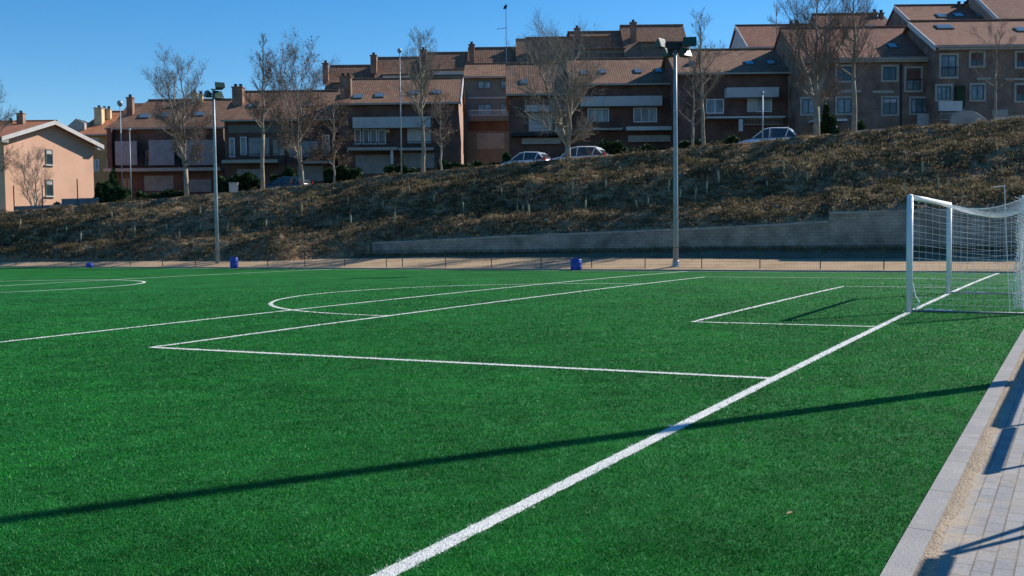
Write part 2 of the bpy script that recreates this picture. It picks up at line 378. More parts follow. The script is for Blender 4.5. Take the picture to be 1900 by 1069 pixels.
def bank_h(x, y):
    px = 950 + FPX * x / y
    ty, bz, rd, rz = bank_params(px)
    t = (y - ty) / (rd - ty)
    n = noise2(x, y)
    if t <= 0: return bz + 0.02 * n
    if t < 1:
        g = t + .062 * math.sin(2 * math.pi * (2.0 * t + .10 * math.sin(x * .09))) * math.sin(math.pi * t) ** .5
        rough = .26 * mnoise.fractal(Vector((x * .55, y * .85, 3.0)), .8, 2.0, 5) + .26 * (abs(mnoise.noise(Vector((x * .95, y * 1.5, 1.0)))) - .25)
        return bz + (rz - bz) * g + (.08 * n + rough) * min(1, 4 * t) * min(1, 6 * (1 - t) + .35)
    e = y - rd
    z = rz + .06 * n * max(0, 1 - e / 3) - .50 * min(e, 2.6) / 2.6 + 0.012 * e
    if e > 70: z -= (e - 70) * .09
    return max(z, -3)
def hit(px, py):
    D = ray(px, py); prev = None
    t = 40.0
    while t < 130:
        P = CAMP + D * (t / D.y)
        if P.z <= bank_h(P.x, P.y): return P
        t += .15
    return CAMP + D * (90 / D.y)

def grid_obj(name, rows, material, kind='structure', parent=None):
    b = MB(); n = len(rows[0])
    for r in rows: b.v += [tuple(p) for p in r]
    for i in range(len(rows) - 1):
        for j in range(n - 1): b.f.append((i * n + j, i * n + j + 1, (i + 1) * n + j + 1, (i + 1) * n + j))
    o = b.build(name, material, None, True)
    if kind: tag(o, kind=kind)
    return o

# one broad sheet to the horizon
g = MB(); S = 4500
g.quad((-S, -S, -3.2), (S, -S, -3.2), (S, S, -3.2), (-S, S, -3.2)); tag(g.build('ground', M['ground']), kind='structure')
# pitch surface
us = [-60 + i for i in range(84)] + [U_EDGE]; vsx = [-2.345] + [-1 + i for i in range(0, 40)] + [40 + 3 * i for i in range(0, 40)]
grid_obj('pitch_turf', [[uv(u, v, surf(u, v)) for u in us] for v in vsx], M['turf'])
# path beyond the touchline, rising to the toe of the bank / wall
cols = [-900 + 14 * i for i in range(265)]
rows = []
for j in range(9):
    t = j / 8; row = []
    for px in cols:
        T = path_end(px); uE, vE = to_uv(*at_u(px, 500, U_EDGE + .12).xy)
        E = uv(U_EDGE + .12, vE, surf(U_EDGE, vE) + .05)
        p = E.lerp(T, t); p.z += .03 * noise2(p.x * 2, p.y * 2) * (1 if 0 < j < 8 else 0)
        row.append(p)
    rows.append(row)
grid_obj('dirt_path', rows, M['sand'])
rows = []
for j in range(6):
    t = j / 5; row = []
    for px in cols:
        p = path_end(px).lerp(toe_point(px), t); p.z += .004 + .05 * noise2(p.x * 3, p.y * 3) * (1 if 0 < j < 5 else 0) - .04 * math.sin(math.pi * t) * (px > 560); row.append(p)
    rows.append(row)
grid_obj('verge', rows, M['verge'])  # dark strip standing in for the shaded band below the wall
# far kerb of the pitch
b = MB()
for i in range(60):
    v0, v1 = -12 + 2 * i + .006, -12 + 2 * (i + 1) - .006
    z0, z1 = surf(U_EDGE, v0), surf(U_EDGE, v1)
    b.hexa([uv(U_EDGE, v0, z0 - .2), uv(U_EDGE + .13, v0, z0 - .2), uv(U_EDGE + .13, v1, z1 - .2), uv(U_EDGE, v1, z1 - .2)],
           [uv(U_EDGE, v0, z0 + .07), uv(U_EDGE + .13, v0, z0 + .07), uv(U_EDGE + .13, v1, z1 + .07), uv(U_EDGE, v1, z1 + .07)])
tag(b.build('far_kerb', M['conc']), kind='structure')
# bank: a fan of rows from the toe to the ridge and over the plateau
ts = [0, .004] + [i / 150 for i in range(1, 151)]
rows = []
for t in ts:
    row = []
    for px in [-700 + 3.8 * i for i in range(900)]:
        ty, bz, rd, rz = bank_params(px); y = ty + (rd - ty) * t; x = (px - 950) / FPX * y
        row.append((x, y, bank_h(x, y) if t > 0 else toe_point(px).z - .4))
    rows.append(row)
for e in (.4, .9, 1.6, 3, 6, 10, 20, 40, 70, 110, 160, 220):
    row = []
    for px in [-700 + 3.8 * i for i in range(900)]:
        ty, bz, rd, rz = bank_params(px); y = rd + e; x = (px - 950) / FPX * y
        row.append((x, y, bank_h(x, y)))
    rows.append(row)
grid_obj('hillside', rows, M['bank'])
# street along the top of the bank
rows = []
for e in (2.2, 4.5, 7.0, 9.5, 12.0):
    row = []
    for px in range(-700, 2600, 25):
        ty, bz, rd, rz = bank_params(px); y = rd + e; x = (px - 950) / FPX * y; row.append((x, y, bank_h(x, y) + .035))
    rows.append(row)
grid_obj('street', rows, M['asphalt'])

# near side: kerb, spilled sand, pavers
b = MB()
for i in range(-60, 60):
    u0, u1 = i * 1.0 + .004 + .37, i * 1.0 + .996 + .37
    z0, z1 = surf(u0, -2.4), surf(u1, -2.4)
    b.hexa([uv(u0, -2.348, z0 - .2), uv(u0, -2.492, z0 - .2), uv(u1, -2.492, z1 - .2), uv(u1, -2.348, z1 - .2)],
           [uv(u0, -2.348, z0 + .018), uv(u0, -2.492, z0 + .014), uv(u1, -2.492, z1 + .014), uv(u1, -2.348, z1 + .018)])
tag(b.build('near_kerb', M['conc']), kind='structure')
grid_obj('pavement', [[uv(u, v, surf(max(u, -45), -2.4) - .012 + (0 if v > -3 else 0)) for u in range(-60, 61, 2)] for v in (-2.49, -3, -4, -6, -9, -14)], M['paver'])
rng = random.Random(4); rows = [[], [], [], []]
for i in range(0, 1200):
    u = -42 + i * .05
    w = .075 + .025 * math.sin(u * 1.3) + .018 * math.sin(u * 4.1 + 1) + .03 * rng.random() 
    for k, f in enumerate((0, .35, .7, 1)):
        rows[k].append(uv(u, -2.493 - w * f, surf(u, -2.4) - .012 + (.012, .016, .010, .001)[k] + (.0018 * rng.random() if k in (1, 2) else 0)))
grid_obj('sand_strip', rows, M['sand2'])

# a dry leaf and a few scraps on the turf
def fallen(name, px, py, sz, label, m, cat, turn):
    D = ray(px, py); P = CAMP - D * (CZ / D.z)
    for _ in range(4): u_, v_ = to_uv(P.x, P.y); P = CAMP + D * ((surf(u_, v_) + .016 - CZ) / D.z)
    b = MB(); n = 9; c_, s_ = math.cos(turn), math.sin(turn)
    for i in range(n):
        f = i / (n - 1); wd = sz * .55 * math.sin(math.pi * (.08 + .87 * f)) ** .7
        for k in (-1, -.35, .35, 1):
            x, y, z = (f - .5) * 2 * sz, k * wd, sz * (.35 * abs(k) ** 1.5 + .25 * math.sin(f * 3))
            b.v.append((P.x + x * c_ - y * s_, P.y + x * s_ + y * c_, P.z + z))
    for i in range(n - 1):
        for k in range(3): b.f.append((4 * i + k, 4 * i + k + 1, 4 * i + 5 + k, 4 * i + 4 + k))
    b.tube([(P.x - sz * c_ * 1.0, P.y - sz * s_, P.z), (P.x - sz * 1.5 * c_, P.y - sz * 1.5 * s_ + .01, P.z + .01)], .003, 4)
    tag(b.build(name, m, None, True), label, cat)
M['leaf'] = mat('fallen_leaf', (.42, .28, .15), .8, .2, [(30, (.30, .18, .09), .4, .65)])
fallen('fallen_leaf', 1467, 954, .024, 'curled brown dry leaf lying on the turf at lower right', M['leaf'], 'leaf', .5)

# ------------------------------------------------------------------ pitch markings
LW = .122
def strip(name, pts, w=LW, closed=False, rag=.16):
    b = MB(); n = len(pts)
    for i, (u, v) in enumerate(pts):
        a = pts[max(i - 1, 0)]; c = pts[min(i + 1, n - 1)]
        if closed: a = pts[i - 1]; c = pts[(i + 1) % n]
        d = Vector((c[0] - a[0], c[1] - a[1])); d.normalize(); ww = w * (1 + rag * (mnoise.noise(Vector((u * 7, v * 7, 0))) + .6 * mnoise.noise(Vector((u * 19, v * 19, 3))))); nx, ny = -d.y * ww / 2, d.x * ww / 2
        b.v.append(tuple(uv(u + nx, v + ny, surf(u + nx, v + ny) + .005))); b.v.append(tuple(uv(u - nx, v - ny, surf(u - nx, v - ny) + .005)))
    for i in range(n - 1 + (1 if closed else 0)):
        j = (i + 1) % n; b.f.append((2 * i, 2 * i + 1, 2 * j + 1, 2 * j))
    tag(b.build(name, M['line']), kind='structure')
def seg(p, q, k=30): return [(lerp(p[0], q[0], i / k), lerp(p[1], q[1], i / k)) for i in range(k + 1)]
PW, PD, GW, GD, V7 = 14.664, 10.506, 7.362, 3.52, 14.046
strip('goal_line', seg((-45, 0), (-32, 0), 13) + seg((-32, 0), (-5, 0), 540)[1:] + seg((-5, 0), (22.6, 0), 60)[1:])
strip('penalty_area_line', seg((-PW, LW / 2), (-PW, PD), 100) + seg((-PW, PD), (PW, PD), 40)[1:] + seg((PW, PD), (PW, LW / 2), 14)[1:])
strip('goal_area_line', seg((-GW, LW / 2), (-GW, GD), 6) + seg((-GW, GD), (GW, GD), 20)[1:] + seg((GW, GD), (GW, LW / 2), 6)[1:])
AR = 7.8
strip('penalty_arc_line', [(AR * math.cos(a), PD + AR * math.sin(a)) for a in [math.pi * i / 60 for i in range(61)] ])
strip('small_pitch_line', seg((-45, V7), (22.6, V7), 90))
strip('centre_circle_line', [(.4 + 6.0 * math.cos(2 * math.pi * i / 72), 36.4 + 6.0 * math.sin(2 * math.pi * i / 72)) for i in range(72)], LW, True)
strip('halfway_line', seg((-45, 36.4), (22.6, 36.4), 90))
strip('touch_line', seg((22.6, -LW / 2), (22.6, 100), 90))

# turf fibres close to the camera (too many to count)
rs = np.random.RandomState(7)
def np_surf(u, v):
    w = u / 20
    return (0.2235 * (1 - (u / 32) ** 2) - 0.2235 - 0.0035 * v - 0.0111 * (w ** 3 - w) - 0.005 * (w ** 4 - w * w) + 0.0027 * u * v / 20)
NB = 900000
r = np.where(rs.rand(NB) < .17, np.sqrt(rs.rand(NB) * (36 - 14) + 14), 6 * np.exp(rs.rand(NB) * math.log(44 / 6)))
th = (rs.rand(NB) - .5) * 1.62
x = r * np.sin(th); y = r * np.cos(th)
bu = CU + sy_ * x + cy_ * y; bv = CV - cy_ * x + sy_ * y
ok = (bv > -2.34) & (rs.rand(NB) < np.clip((44 - r) / 28, 0, 1)); r, x, y, bu, bv = [a[ok] for a in (r, x, y, bu, bv)]
n = len(r); z = np_surf(bu, bv)
wid = .0030 * np.maximum(1, r / 6.5) * (.5 + 1.1 * rs.rand(n)); hgt = (.010 + .010 * rs.rand(n)) * (1 + .012 * r)
az = rs.rand(n) * 2 * math.pi; la = rs.rand(n) * 2 * math.pi; ln = hgt * (.2 + .9 * rs.rand(n))
tri = np.zeros((n, 3, 3))
tri[:, 0] = np.stack([x - np.cos(az) * wid, y - np.sin(az) * wid, z - .002], 1)
tri[:, 1] = np.stack([x + np.cos(az) * wid, y + np.sin(az) * wid, z - .002], 1)
tri[:, 2] = np.stack([x + np.cos(la) * ln, y + np.sin(la) * ln, z + hgt], 1)
j = (rs.rand(n) - .5) * .05
j = j + .022 * np.sin(bu * 23 + 2 * np.sin(bu * 7)) * np.sin(bu * 3.1) + .010 * np.sin(bu * 61)
white = (np.abs(bv + j) < LW / 2) | ((np.abs(bu + PW + j) < LW / 2) & (bv > 0) & (bv < PD)) | ((np.abs(bv - PD + j) < LW / 2) & (np.abs(bu) < PW)) | ((np.abs(bu + GW + j) < LW / 2) & (bv > 0) & (bv < GD)) | (np.abs(bv - V7 + j) < LW / 2)
tag(np_mesh('turf_grass', tri[~white], 3, M['blade']), 'short green plastic fibres of the artificial turf', 'grass', kind='stuff')
tag(np_mesh('white_turf_fibres', tri[white], 3, M['blade_w']), 'white plastic fibres along the painted pitch lines', 'turf line fibres', kind='stuff')

# ------------------------------------------------------------------ dry grass and scrub on the bank
def scatter(name, N, seed, hmin, hmax, wmul, material, label, cat, ledge=0, per=9, flat=.55):
    rs = np.random.RandomState(seed); rr = random.Random(seed); out = []
    k = 0; tries = 0
    while k < N and tries < N * 6:
        tries += 1
        px = rr.uniform(-150, 2050); ty, bz, rd, rz = bank_params(px)
        t = rr.random() ** .9 * 1.015; y = ty + .25 + (rd - ty) * t; xx = (px - 950) / FPX * y
        d = .62 + .5 * noise2(xx * 1.4, y * 1.4, seed * 1.7) + ledge * (.7 if abs((2.0 * t + .10 * math.sin(xx * .09)) % 1 - .62) < .11 else -.12)
        if rr.random() > d: continue
        k += 1; zz = bank_h(xx, y) - .04; s = rr.uniform(.5, 1.25) * (1 if t < .9 else .5)
        c = np.array([xx, y, zz]); rad = rr.uniform(.12, .45) * s
        m = per; a = rs.rand(m) * 6.283; q = np.sqrt(rs.rand(m)) * rad
        bx = c[0] + np.cos(a) * q; by = c[1] + np.sin(a) * q; h = s * (hmin + (hmax - hmin) * rs.rand(m)) * (1 - .4 * q / rad)
        az = rs.rand(m) * 6.283; w = wmul * (.6 + .8 * rs.rand(m)); l = h * flat
        la = a + (rs.rand(m) - .5) * 2
        T = np.zeros((m, 3, 3))
        T[:, 0] = np.stack([bx - np.cos(az) * w, by - np.sin(az) * w, np.full(m, zz)], 1)
        T[:, 1] = np.stack([bx + np.cos(az) * w, by + np.sin(az) * w, np.full(m, zz)], 1)
        T[:, 2] = np.stack([bx + np.cos(la) * l, by + np.sin(la) * l, zz + h], 1)
        out.append(T)
    o = np_mesh(name, np.concatenate(out), 3, material); tag(o, label, cat, kind='stuff'); return o
scatter('dry_grass', 26000, 3, .06, .26, .026, M['straw'], 'dry straw coloured grass covering the bank', 'grass', ledge=1)
scatter('scrub', 9000, 11, .08, .34, .05, M['scrubleaf'], 'low dark scrub growing over the bank', 'undergrowth', per=12, flat=.7)

# rounded clumps of dead broom, heather and bleached grass
rs = np.random.RandomState(31); rr = random.Random(31); out = ([], [], [])
for k in range(5200):
    px = rr.uniform(-150, 2050); ty, bz, rd, rz = bank_params(px); t = rr.random() * .97
    y = ty + .4 + (rd - ty) * t; x_ = (px - 950) / FPX * y
    if .7 + .5 * noise2(x_ * .8, y * .8, 5) < rr.random(): continue
    q = rr.random() + .25 * noise2(x_ * .6, y * .6, 9); c_ = 0 if q < .56 else (1 if q < .82 else 2)
    zz = bank_h(x_, y); rad = rr.uniform(.14, .50) * (1.15 if c_ == 0 else .85); m = int(64 * rad / .45) + 8; h = rad * rr.uniform(.5, .95)
    v = rs.randn(m, 3); v /= np.linalg.norm(v, axis=1)[:, None]; v[:, 2] = np.abs(v[:, 2]); v *= (.55 + .45 * rs.rand(m))[:, None]
    c = np.stack([x_ + v[:, 0] * rad * 1.25, y + v[:, 1] * rad, zz - .05 + v[:, 2] * h], 1)
    sz = .05 + .07 * rs.rand(m); a1 = rs.randn(m, 3); a1 /= np.linalg.norm(a1, axis=1)[:, None]; a2 = np.cross(a1, rs.randn(m, 3)); a2 /= np.linalg.norm(a2, axis=1)[:, None]
    out[c_].append(np.stack([c - a1 * sz[:, None], c + a2 * sz[:, None] * .5, c + a1 * sz[:, None]], 1))
for k, (mm, lab) in enumerate((('heather', 'dark olive clumps of low scrub on the bank'), ('scrubleaf', 'rounded clumps of dead brown scrub on the bank'), ('straw', 'bleached straw tufts on the bank'))):
    tag(np_mesh('undergrowth', np.concatenate(out[k]), 3, M[mm]), lab, 'undergrowth', kind='stuff')

# weeds added to blur the edge of the painted shade strip at the wall foot
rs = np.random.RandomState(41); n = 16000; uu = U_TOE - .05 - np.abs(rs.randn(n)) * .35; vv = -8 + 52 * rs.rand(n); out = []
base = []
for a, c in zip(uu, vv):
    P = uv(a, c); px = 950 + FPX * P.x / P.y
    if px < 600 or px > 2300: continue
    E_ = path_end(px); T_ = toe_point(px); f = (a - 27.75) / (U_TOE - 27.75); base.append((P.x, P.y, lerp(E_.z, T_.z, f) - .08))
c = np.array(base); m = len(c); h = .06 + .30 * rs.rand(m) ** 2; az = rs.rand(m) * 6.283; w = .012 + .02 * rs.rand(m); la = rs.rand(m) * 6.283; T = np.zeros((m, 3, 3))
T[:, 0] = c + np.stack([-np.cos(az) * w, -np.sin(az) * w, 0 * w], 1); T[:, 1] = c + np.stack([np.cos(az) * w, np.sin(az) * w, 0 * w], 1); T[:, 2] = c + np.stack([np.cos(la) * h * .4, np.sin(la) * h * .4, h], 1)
tag(np_mesh('added_weeds', T, 3, M['added_weed']), 'added weeds blurring the painted shade strip at the foot of the stone wall', 'added_weeds', kind='stuff')

# ------------------------------------------------------------------ retaining wall
pts = [(690, 450)] + [(px, table(WALLTOP, px)[0]) for px in list(range(720, 1538, 26)) + [1538]]
pts2 = [(1538.5, 394)] + [(px, table(WALLTOP, px)[0]) for px in range(1560, 2301, 40)]
wr = thing('retaining_wall', at_u(1300, 490, U_TOE), 'long grey stone retaining wall along the foot of the bank, stepping up at the right', 'wall')
b = MB(); c = MB(); rr = random.Random(5)
for P in (pts, pts2):
    for (pa, ya), (pb, yb) in zip(P, P[1:]):
        A = at_u(pa, ya, U_TOE); B = at_u(pb, yb, U_TOE)
        ua, va = to_uv(A.x, A.y); ub, vb = to_uv(B.x, B.y); hz = .10
        b.hexa([uv(ua, va, -1), uv(ub, vb, -1), uv(ub + .4, vb, -1), uv(ua + .4, va, -1)],
               [uv(ua, va, A.z - hz), uv(ub, vb, B.z - hz), uv(ub + .4, vb, B.z - hz), uv(ua + .4, va, A.z - hz)])
        j = rr.uniform(-.012, .012); o = .035
        c.hexa([uv(ua - o, va - .004, A.z - hz + .002), uv(ub - o, vb + .004, B.z - hz + .002), uv(ub + .44, vb + .004, B.z - hz + .002), uv(ua + .44, va - .004, A.z - hz + .002)],
               [uv(ua - o, va - .004, A.z + j), uv(ub - o, vb + .004, B.z + j), uv(ub + .44, vb + .004, B.z + j), uv(ua + .44, va - .004, A.z + j)])
b.build('wall_face', M['wall'], wr); c.build('coping', M['coping'], wr)

# ------------------------------------------------------------------ perimeter fence
U_F = 24.15
fx = [-420, -330, -240, -150, -60, 30, 132, 242, 302, 363, 430, 497, 566, 640, 717, 747, 827, 912, 1004, 1098, 1197, 1302, 1410, 1522, 1640, 1765, 1898, 2040, 2190, 2350]
FB = [at_u(px, 503.5 if px > 500 else 501, U_F) for px in fx]
fr = thing('mesh_fence', FB[16], 'low dark green wire mesh fence running along the far touchline', 'fence')
rails = MB(); wires = MB(); FH = 1.22
for i, p in enumerate(FB):
    q = MB(); q.tube([(p.x, p.y, p.z - .15), (p.x, p.y, p.z + FH + .03)], .027, 6); q.ball((p.x, p.y, p.z + FH + .03), .03, 6, 4)
    q.build('post', M['fence_g'], fr)
for A, B in zip(FB, FB[1:]):
    for h in (.06, FH): rails.tube([A + Vector((0, 0, h)), B + Vector((0, 0, h))], .013 if h > 1 else .008, 5)
    L = (B - A).length; k = int(L / .085)
    for i in range(1, k):
        P = A.lerp(B, i / k); wires.tube([(P.x, P.y, P.z + .06), (P.x, P.y, P.z + FH)], .0030, 3, False)
    for h in [.06 + .145 * i for i in range(1, 8)]: wires.tube([A + Vector((0, .012, h)), B + Vector((0, .012, h))], .0030, 3, False)
rails.build('rail', M['fence_g'], fr); wires.build('wire_mesh', M['fence_g'], fr)

# ------------------------------------------------------------------ barrels
def barrel(px, pyb, pw, ph, label, tilt=0):
    P = at_u(px, pyb, U_EDGE - .35); d = P.y; r = pw / 2 * d / FPX; h = ph * d / FPX
    P.z = surf(U_EDGE - .35, to_uv(P.x, P.y)[1])
    t = thing('plastic_barrel', P, label, 'barrel', 'blue plastic barrels along the far touchline')
    b = MB(); b.lathe(P, [(r * .90, 0), (r * .97, .03 * h), (r, .12 * h), (r, .30 * h), (r * 1.04, .33 * h), (r, .36 * h), (r, .62 * h), (r * 1.04, .65 * h), (r, .68 * h), (r, .88 * h), (r * .93, .96 * h)], 20)
    b.build('drum', M['blue'], t, True)
    l = MB(); l.lathe((P.x, P.y, P.z + .962 * h), [(r * .96, 0), (r * .96, .04 * h), (r * .86, .045 * h), (r * .84, .02 * h)], 20); l.build('lid', M['blue'], t)
barrel(1069, 499, 21, 22, 'upright blue barrel in front of the stone wall, left of the tall lamp pole')
barrel(434.5, 497.5, 15, 21, 'upright blue barrel just right of the thin left lamp pole')
P = at_u(166.5, 498.5, U_EDGE - .35); P.z = surf(U_EDGE - .35, to_uv(P.x, P.y)[1]); s = P.y / FPX
t = thing('plastic_tub', P, 'small rounded blue tub at the far left end of the touchline', 'tub')
b = MB(); b.lathe(P, [(6.0 * s, 0), (6.6 * s, 1.2 * s), (6.6 * s, 5.2 * s), (5.9 * s, 7.2 * s), (4.2 * s, 8.6 * s), (1.6 * s, 9.2 * s)], 18); b.build('drum', M['blue'], t, True)
b = MB(); b.lathe((P.x, P.y, P.z + 5.0 * s), [(6.75 * s, 0), (6.95 * s, .5 * s), (6.7 * s, .9 * s)], 18); b.build('rim', M['blue'], t, True)

# ------------------------------------------------------------------ floodlights
def head(root, c, w, h, dpt, yaw, tiltd):
    rot = Matrix.Rotation(yaw, 3, 'Z') @ Matrix.Rotation(tiltd, 3, 'X')
    T = lambda x, y, z: tuple(Vector(c) + rot @ Vector((x, y, z)))
    b = MB()   # housing, narrower behind, glass to local -y
    b.hexa([T(-w / 2, -dpt / 2, -h / 2), T(w / 2, -dpt / 2, -h / 2), T(w / 2, -dpt / 2, h / 2), T(-w / 2, -dpt / 2, h / 2)],
           [T(-w * .36, dpt / 2, -h * .3), T(w * .36, dpt / 2, -h * .3), T(w * .36, dpt / 2, h * .3), T(-w * .36, dpt / 2, h * .3)])
    for k in range(-3, 4): b.hexa([T(k * w * .09 - .008, dpt / 2, -h * .28), T(k * w * .09 + .008, dpt / 2, -h * .28), T(k * w * .09 + .008, dpt / 2, h * .28), T(k * w * .09 - .008, dpt / 2, h * .28)],
                                  [T(k * w * .09 - .008, dpt / 2 + .05, -h * .2), T(k * w * .09 + .008, dpt / 2 + .05, -h * .2), T(k * w * .09 + .008, dpt / 2 + .05, h * .2), T(k * w * .09 - .008, dpt / 2 + .05, h * .2)])
    o = b.build('floodlight', M['lampbody'], root)
    g = MB(); e = dpt / 2 + .006
    g.hexa([T(-w * .45, -e, -h * .43), T(w * .45, -e, -h * .43), T(w * .45, -e, h * .43), T(-w * .45, -e, h * .43)],
           [T(-w * .45, -e + .004, -h * .43), T(w * .45, -e + .004, -h * .43), T(w * .45, -e + .004, h * .43), T(-w * .45, -e + .004, h * .43)])
    g.build('glass', M['lampglass'], o)
    return o
def flood(base, H, label, heads, arms, r0=.13, r1=.07, box=None):
    t = thing('floodlight_pole', base, label, 'floodlight', 'floodlight poles around the pitch')
    B = Vector(base)
    b = MB(); b.tube([B + Vector((0, 0, -.3)), B + Vector((0, 0, H * .33)), B + Vector((0, 0, H * .66)), B + Vector((0, 0, H))], [r0, lerp(r0, r1, .33), lerp(r0, r1, .66), r1], 12)
    b.build('pole', M['galv'], t, True)
    c = MB(); c.lathe(B + Vector((0, 0, 0)), [(r0 * 2.2, -.2), (r0 * 2.2, .03), (r0 * 1.25, .05), (r0 * 1.2, .30), (r0 * 1.02, .33)], 12); c.build('base_flange', M['galv'], t)
    for (x0, x1, z) in arms:
        a = MB(); a.box(B.x + x0, B.x + x1, B.y - .04, B.y + .04, B.z + z - .04, B.z + z + .04); a.build('crossarm', M['dark'], t)
    for (dx, dz, w, h, yaw, tl) in heads: head(t, (B.x + dx, B.y - .26, B.z + dz), w, h, .34, yaw, tl)
    if box:
        x0, x1, z0, z1 = box; a = MB(); a.box(B.x + x0, B.x + x1, B.y - .16, B.y + .16, B.z + z0, B.z + z1); a.build('control_box', M['dark'], t, bevel=.02)
    return t
def px_rel(base, px, py):
    q = at(px, py, base.y); return q.x - base.x, q.z - base.z
P2 = at(1254, 495, 54.6)
hs = []
for (px, py, pw, ph, yw, tl) in ((1224, 84, 22, 17, .9, -.35), (1278, 81, 25, 17, -.15, -.25), (1236, 102, 24, 15, .95, -.4), (1268, 101, 25, 16, .75, -.4)):
    dx, dz = px_rel(P2, px, py); hs.append((dx, dz, pw * 54.6 / FPX, ph * 54.6 / FPX, yw, tl))
z1 = px_rel(P2, 1250, 84)[1]; z2 = px_rel(P2, 1250, 97)[1]
bx = px_rel(P2, 1235, 93); bx2 = px_rel(P2, 1265, 78)
flood(P2, z1 + .1, 'tall grey floodlight pole with four lamps, in front of the stone wall', hs, [(-.95, 1.05, z1), (-.6, .7, z2)], .145, .085, (bx[0], bx2[0], bx[1], bx2[1]))
P1 = at(404, 498, 70.5); hs = []
for (px, py, pw, ph, yw, tl) in ((409, 161, 18, 11, .55, -.5), (388, 176, 15, 11, -.9, -.3), (406, 179, 18, 16, .85, -.55)):
    dx, dz = px_rel(P1, px + 5, py); hs.append((dx - .18, dz, pw * 70.5 / FPX, ph * 70.5 / FPX, yw, tl))
z1 = px_rel(P1, 396, 180)[1]; z2 = px_rel(P1, 396, 166)[1]
flood(P1, z2 + .05, 'thin blue-grey floodlight pole at left with three lamps, beside a blue barrel', hs, [(-.5, .6, z1), (-.15, .6, z2)], .14, .08)
# the third pole stands off to the right, its shadow crosses the near turf
B3 = uv(-9.36, -5.55, -.05)
flood(B3, 14.5, 'tall grey floodlight pole behind the near goal line, right of the paving', [(-.7, 14.2, .7, .45, 2.2, -.35), (.7, 14.2, .7, .45, 2.2, -.35)], [(-1, 1, 14.2)], .155, .10)
# dark soil heap by the right pole base
b = MB(); rr = random.Random(8)
A = at_u(1207, 500, 24.9); Bq = at_u(1302, 501, 24.9); n = 22
for k in range(5):
    for i in range(n + 1):
        p = A.lerp(Bq, i / n); q = uv(*to_uv(p.x, p.y)); f = math.sin(math.pi * i / n) ** .5
        u_, v_ = to_uv(p.x, p.y); b.v.append(tuple(uv(u_ + (k - 2) * .22, v_, p.z - .03 + (0, .12, .17, .12, -.05)[k] * f * (.7 + .6 * rr.random()))))
for k in range(4):
    for i in range(n): b.f.append((k * (n + 1) + i, k * (n + 1) + i + 1, (k + 1) * (n + 1) + i + 1, (k + 1) * (n + 1) + i))
tag(b.build('soil_mound', M['soil'], None, True), 'low heap of dark soil around the foot of the tall floodlight pole', 'soil')

# ------------------------------------------------------------------ unseen railing right of the pavers, added and shaped to cast the bar shadows
VR = -3.9; tan_e = math.tan(SUN_EL)
def h_for(vs_): return (vs_ - VR) / .534 * tan_e
def shift(v_s): return (v_s - VR) / .534 * .845
rl = thing('railing', uv(-16, VR, -.06), 'unseen grey rail with broad boards beside the paved walk, added to cast bar shadows', 'railing')
zz = -.06
def uvbox(b, u0, u1, v0, v1, z0, z1):
    b.hexa([uv(u0, v0, z0), uv(u1, v0, z0), uv(u1, v1, z0), uv(u0, v1, z0)], [uv(u0, v0, z1), uv(u1, v0, z1), uv(u1, v1, z1), uv(u0, v1, z1)])
def board(us0, us1, va, vb, name='board'):
    # shadow spans us0..us1 along the kerb and va..vb across it
    b = MB(); s = shift((va + vb) / 2); uvbox(b, us0 + s, us1 + s, VR - .02, VR + .02, zz + h_for(va), zz + h_for(vb)); b.build(name, M['galv'], rl)
board(-16.9, 8, -2.67, -2.54); board(-18.8, -16.9, -2.725, -2.645); board(-24.5, -21.05, -2.66, -2.54)
def rpost(us_, v_s, slant=0):
    u0 = us_ + shift(v_s); b = MB(); b.tube([uv(u0 + slant, VR, zz), uv(u0, VR, zz + h_for(v_s))], .024, 8); b.build('post', M['galv'], rl)  # post of the added unseen railing, placed from its shadow
rpost(-18.78, -2.66); rpost(-16.95, -2.6); rpost(-21.0, -2.6); rpost(-20.9, -2.62, .55); rpost(-24.4, -2.6); rpost(-12, -2.6); rpost(-7, -2.6); rpost(-2, -2.6); rpost(3, -2.6)

# ------------------------------------------------------------------ goal
gz = surf(-3.66, 0); gz2 = surf(3.66, 0)
gr = thing('football_goal', uv(0, 0, 0), 'white football goal with sagging net on the goal line', 'goal')
pr = .066; HT = 2.44
for u, z in ((-3.66, gz), (3.66, gz2)):
    b = MB(); b.tube([uv(u, 0, z - .1), uv(u, 0, z + HT)], pr, 16); b.ball(uv(u, 0, z + HT), pr, 16, 8); b.build('post', M['post'], gr, True)
b = MB(); b.tube([uv(-3.66, 0, gz + HT), uv(3.66, 0, gz2 + HT)], pr * .92, 14); b.build('crossbar', M['post'], gr, True)
BD = -2.28
for u, z in ((-3.66, gz), (3.66, gz2)):
    b = MB(); b.tube([uv(u, -.05, z + .035), uv(u, BD, z + .03)], .021, 8); b.build('ground_bar', M['groundbar'], gr, True)
b = MB(); b.tube([uv(-3.66, BD, gz + .035), uv(3.66, BD, gz2 + .035)], .021, 8); b.build('ground_bar', M['groundbar'], gr, True)
for u, z in ((-3.66, gz), (3.66, gz2)):
    b = MB(); b.tube([uv(u, BD - .02, z), uv(u, BD - .06, z + 2.62)], .022, 8); b.tube([uv(u, BD - .06, z + 2.60), uv(u, BD + .12, z + 2.50)], .010, 5); b.build('net_support', M['galv'], gr, True)
b = MB(); b.tube([uv(-3.62, -1.93, gz), uv(-3.60, -1.86, gz + 1.3), uv(-3.58, -1.80, gz + 2.62)], .0065, 6); b.tube([uv(-3.58, -1.80, gz + 2.62), uv(-3.58, -1.58, gz + 2.60)], .008, 5)
b.build('net_pole', M['net'], gr)
nb = MB(); cr = .0026; rr = random.Random(2)
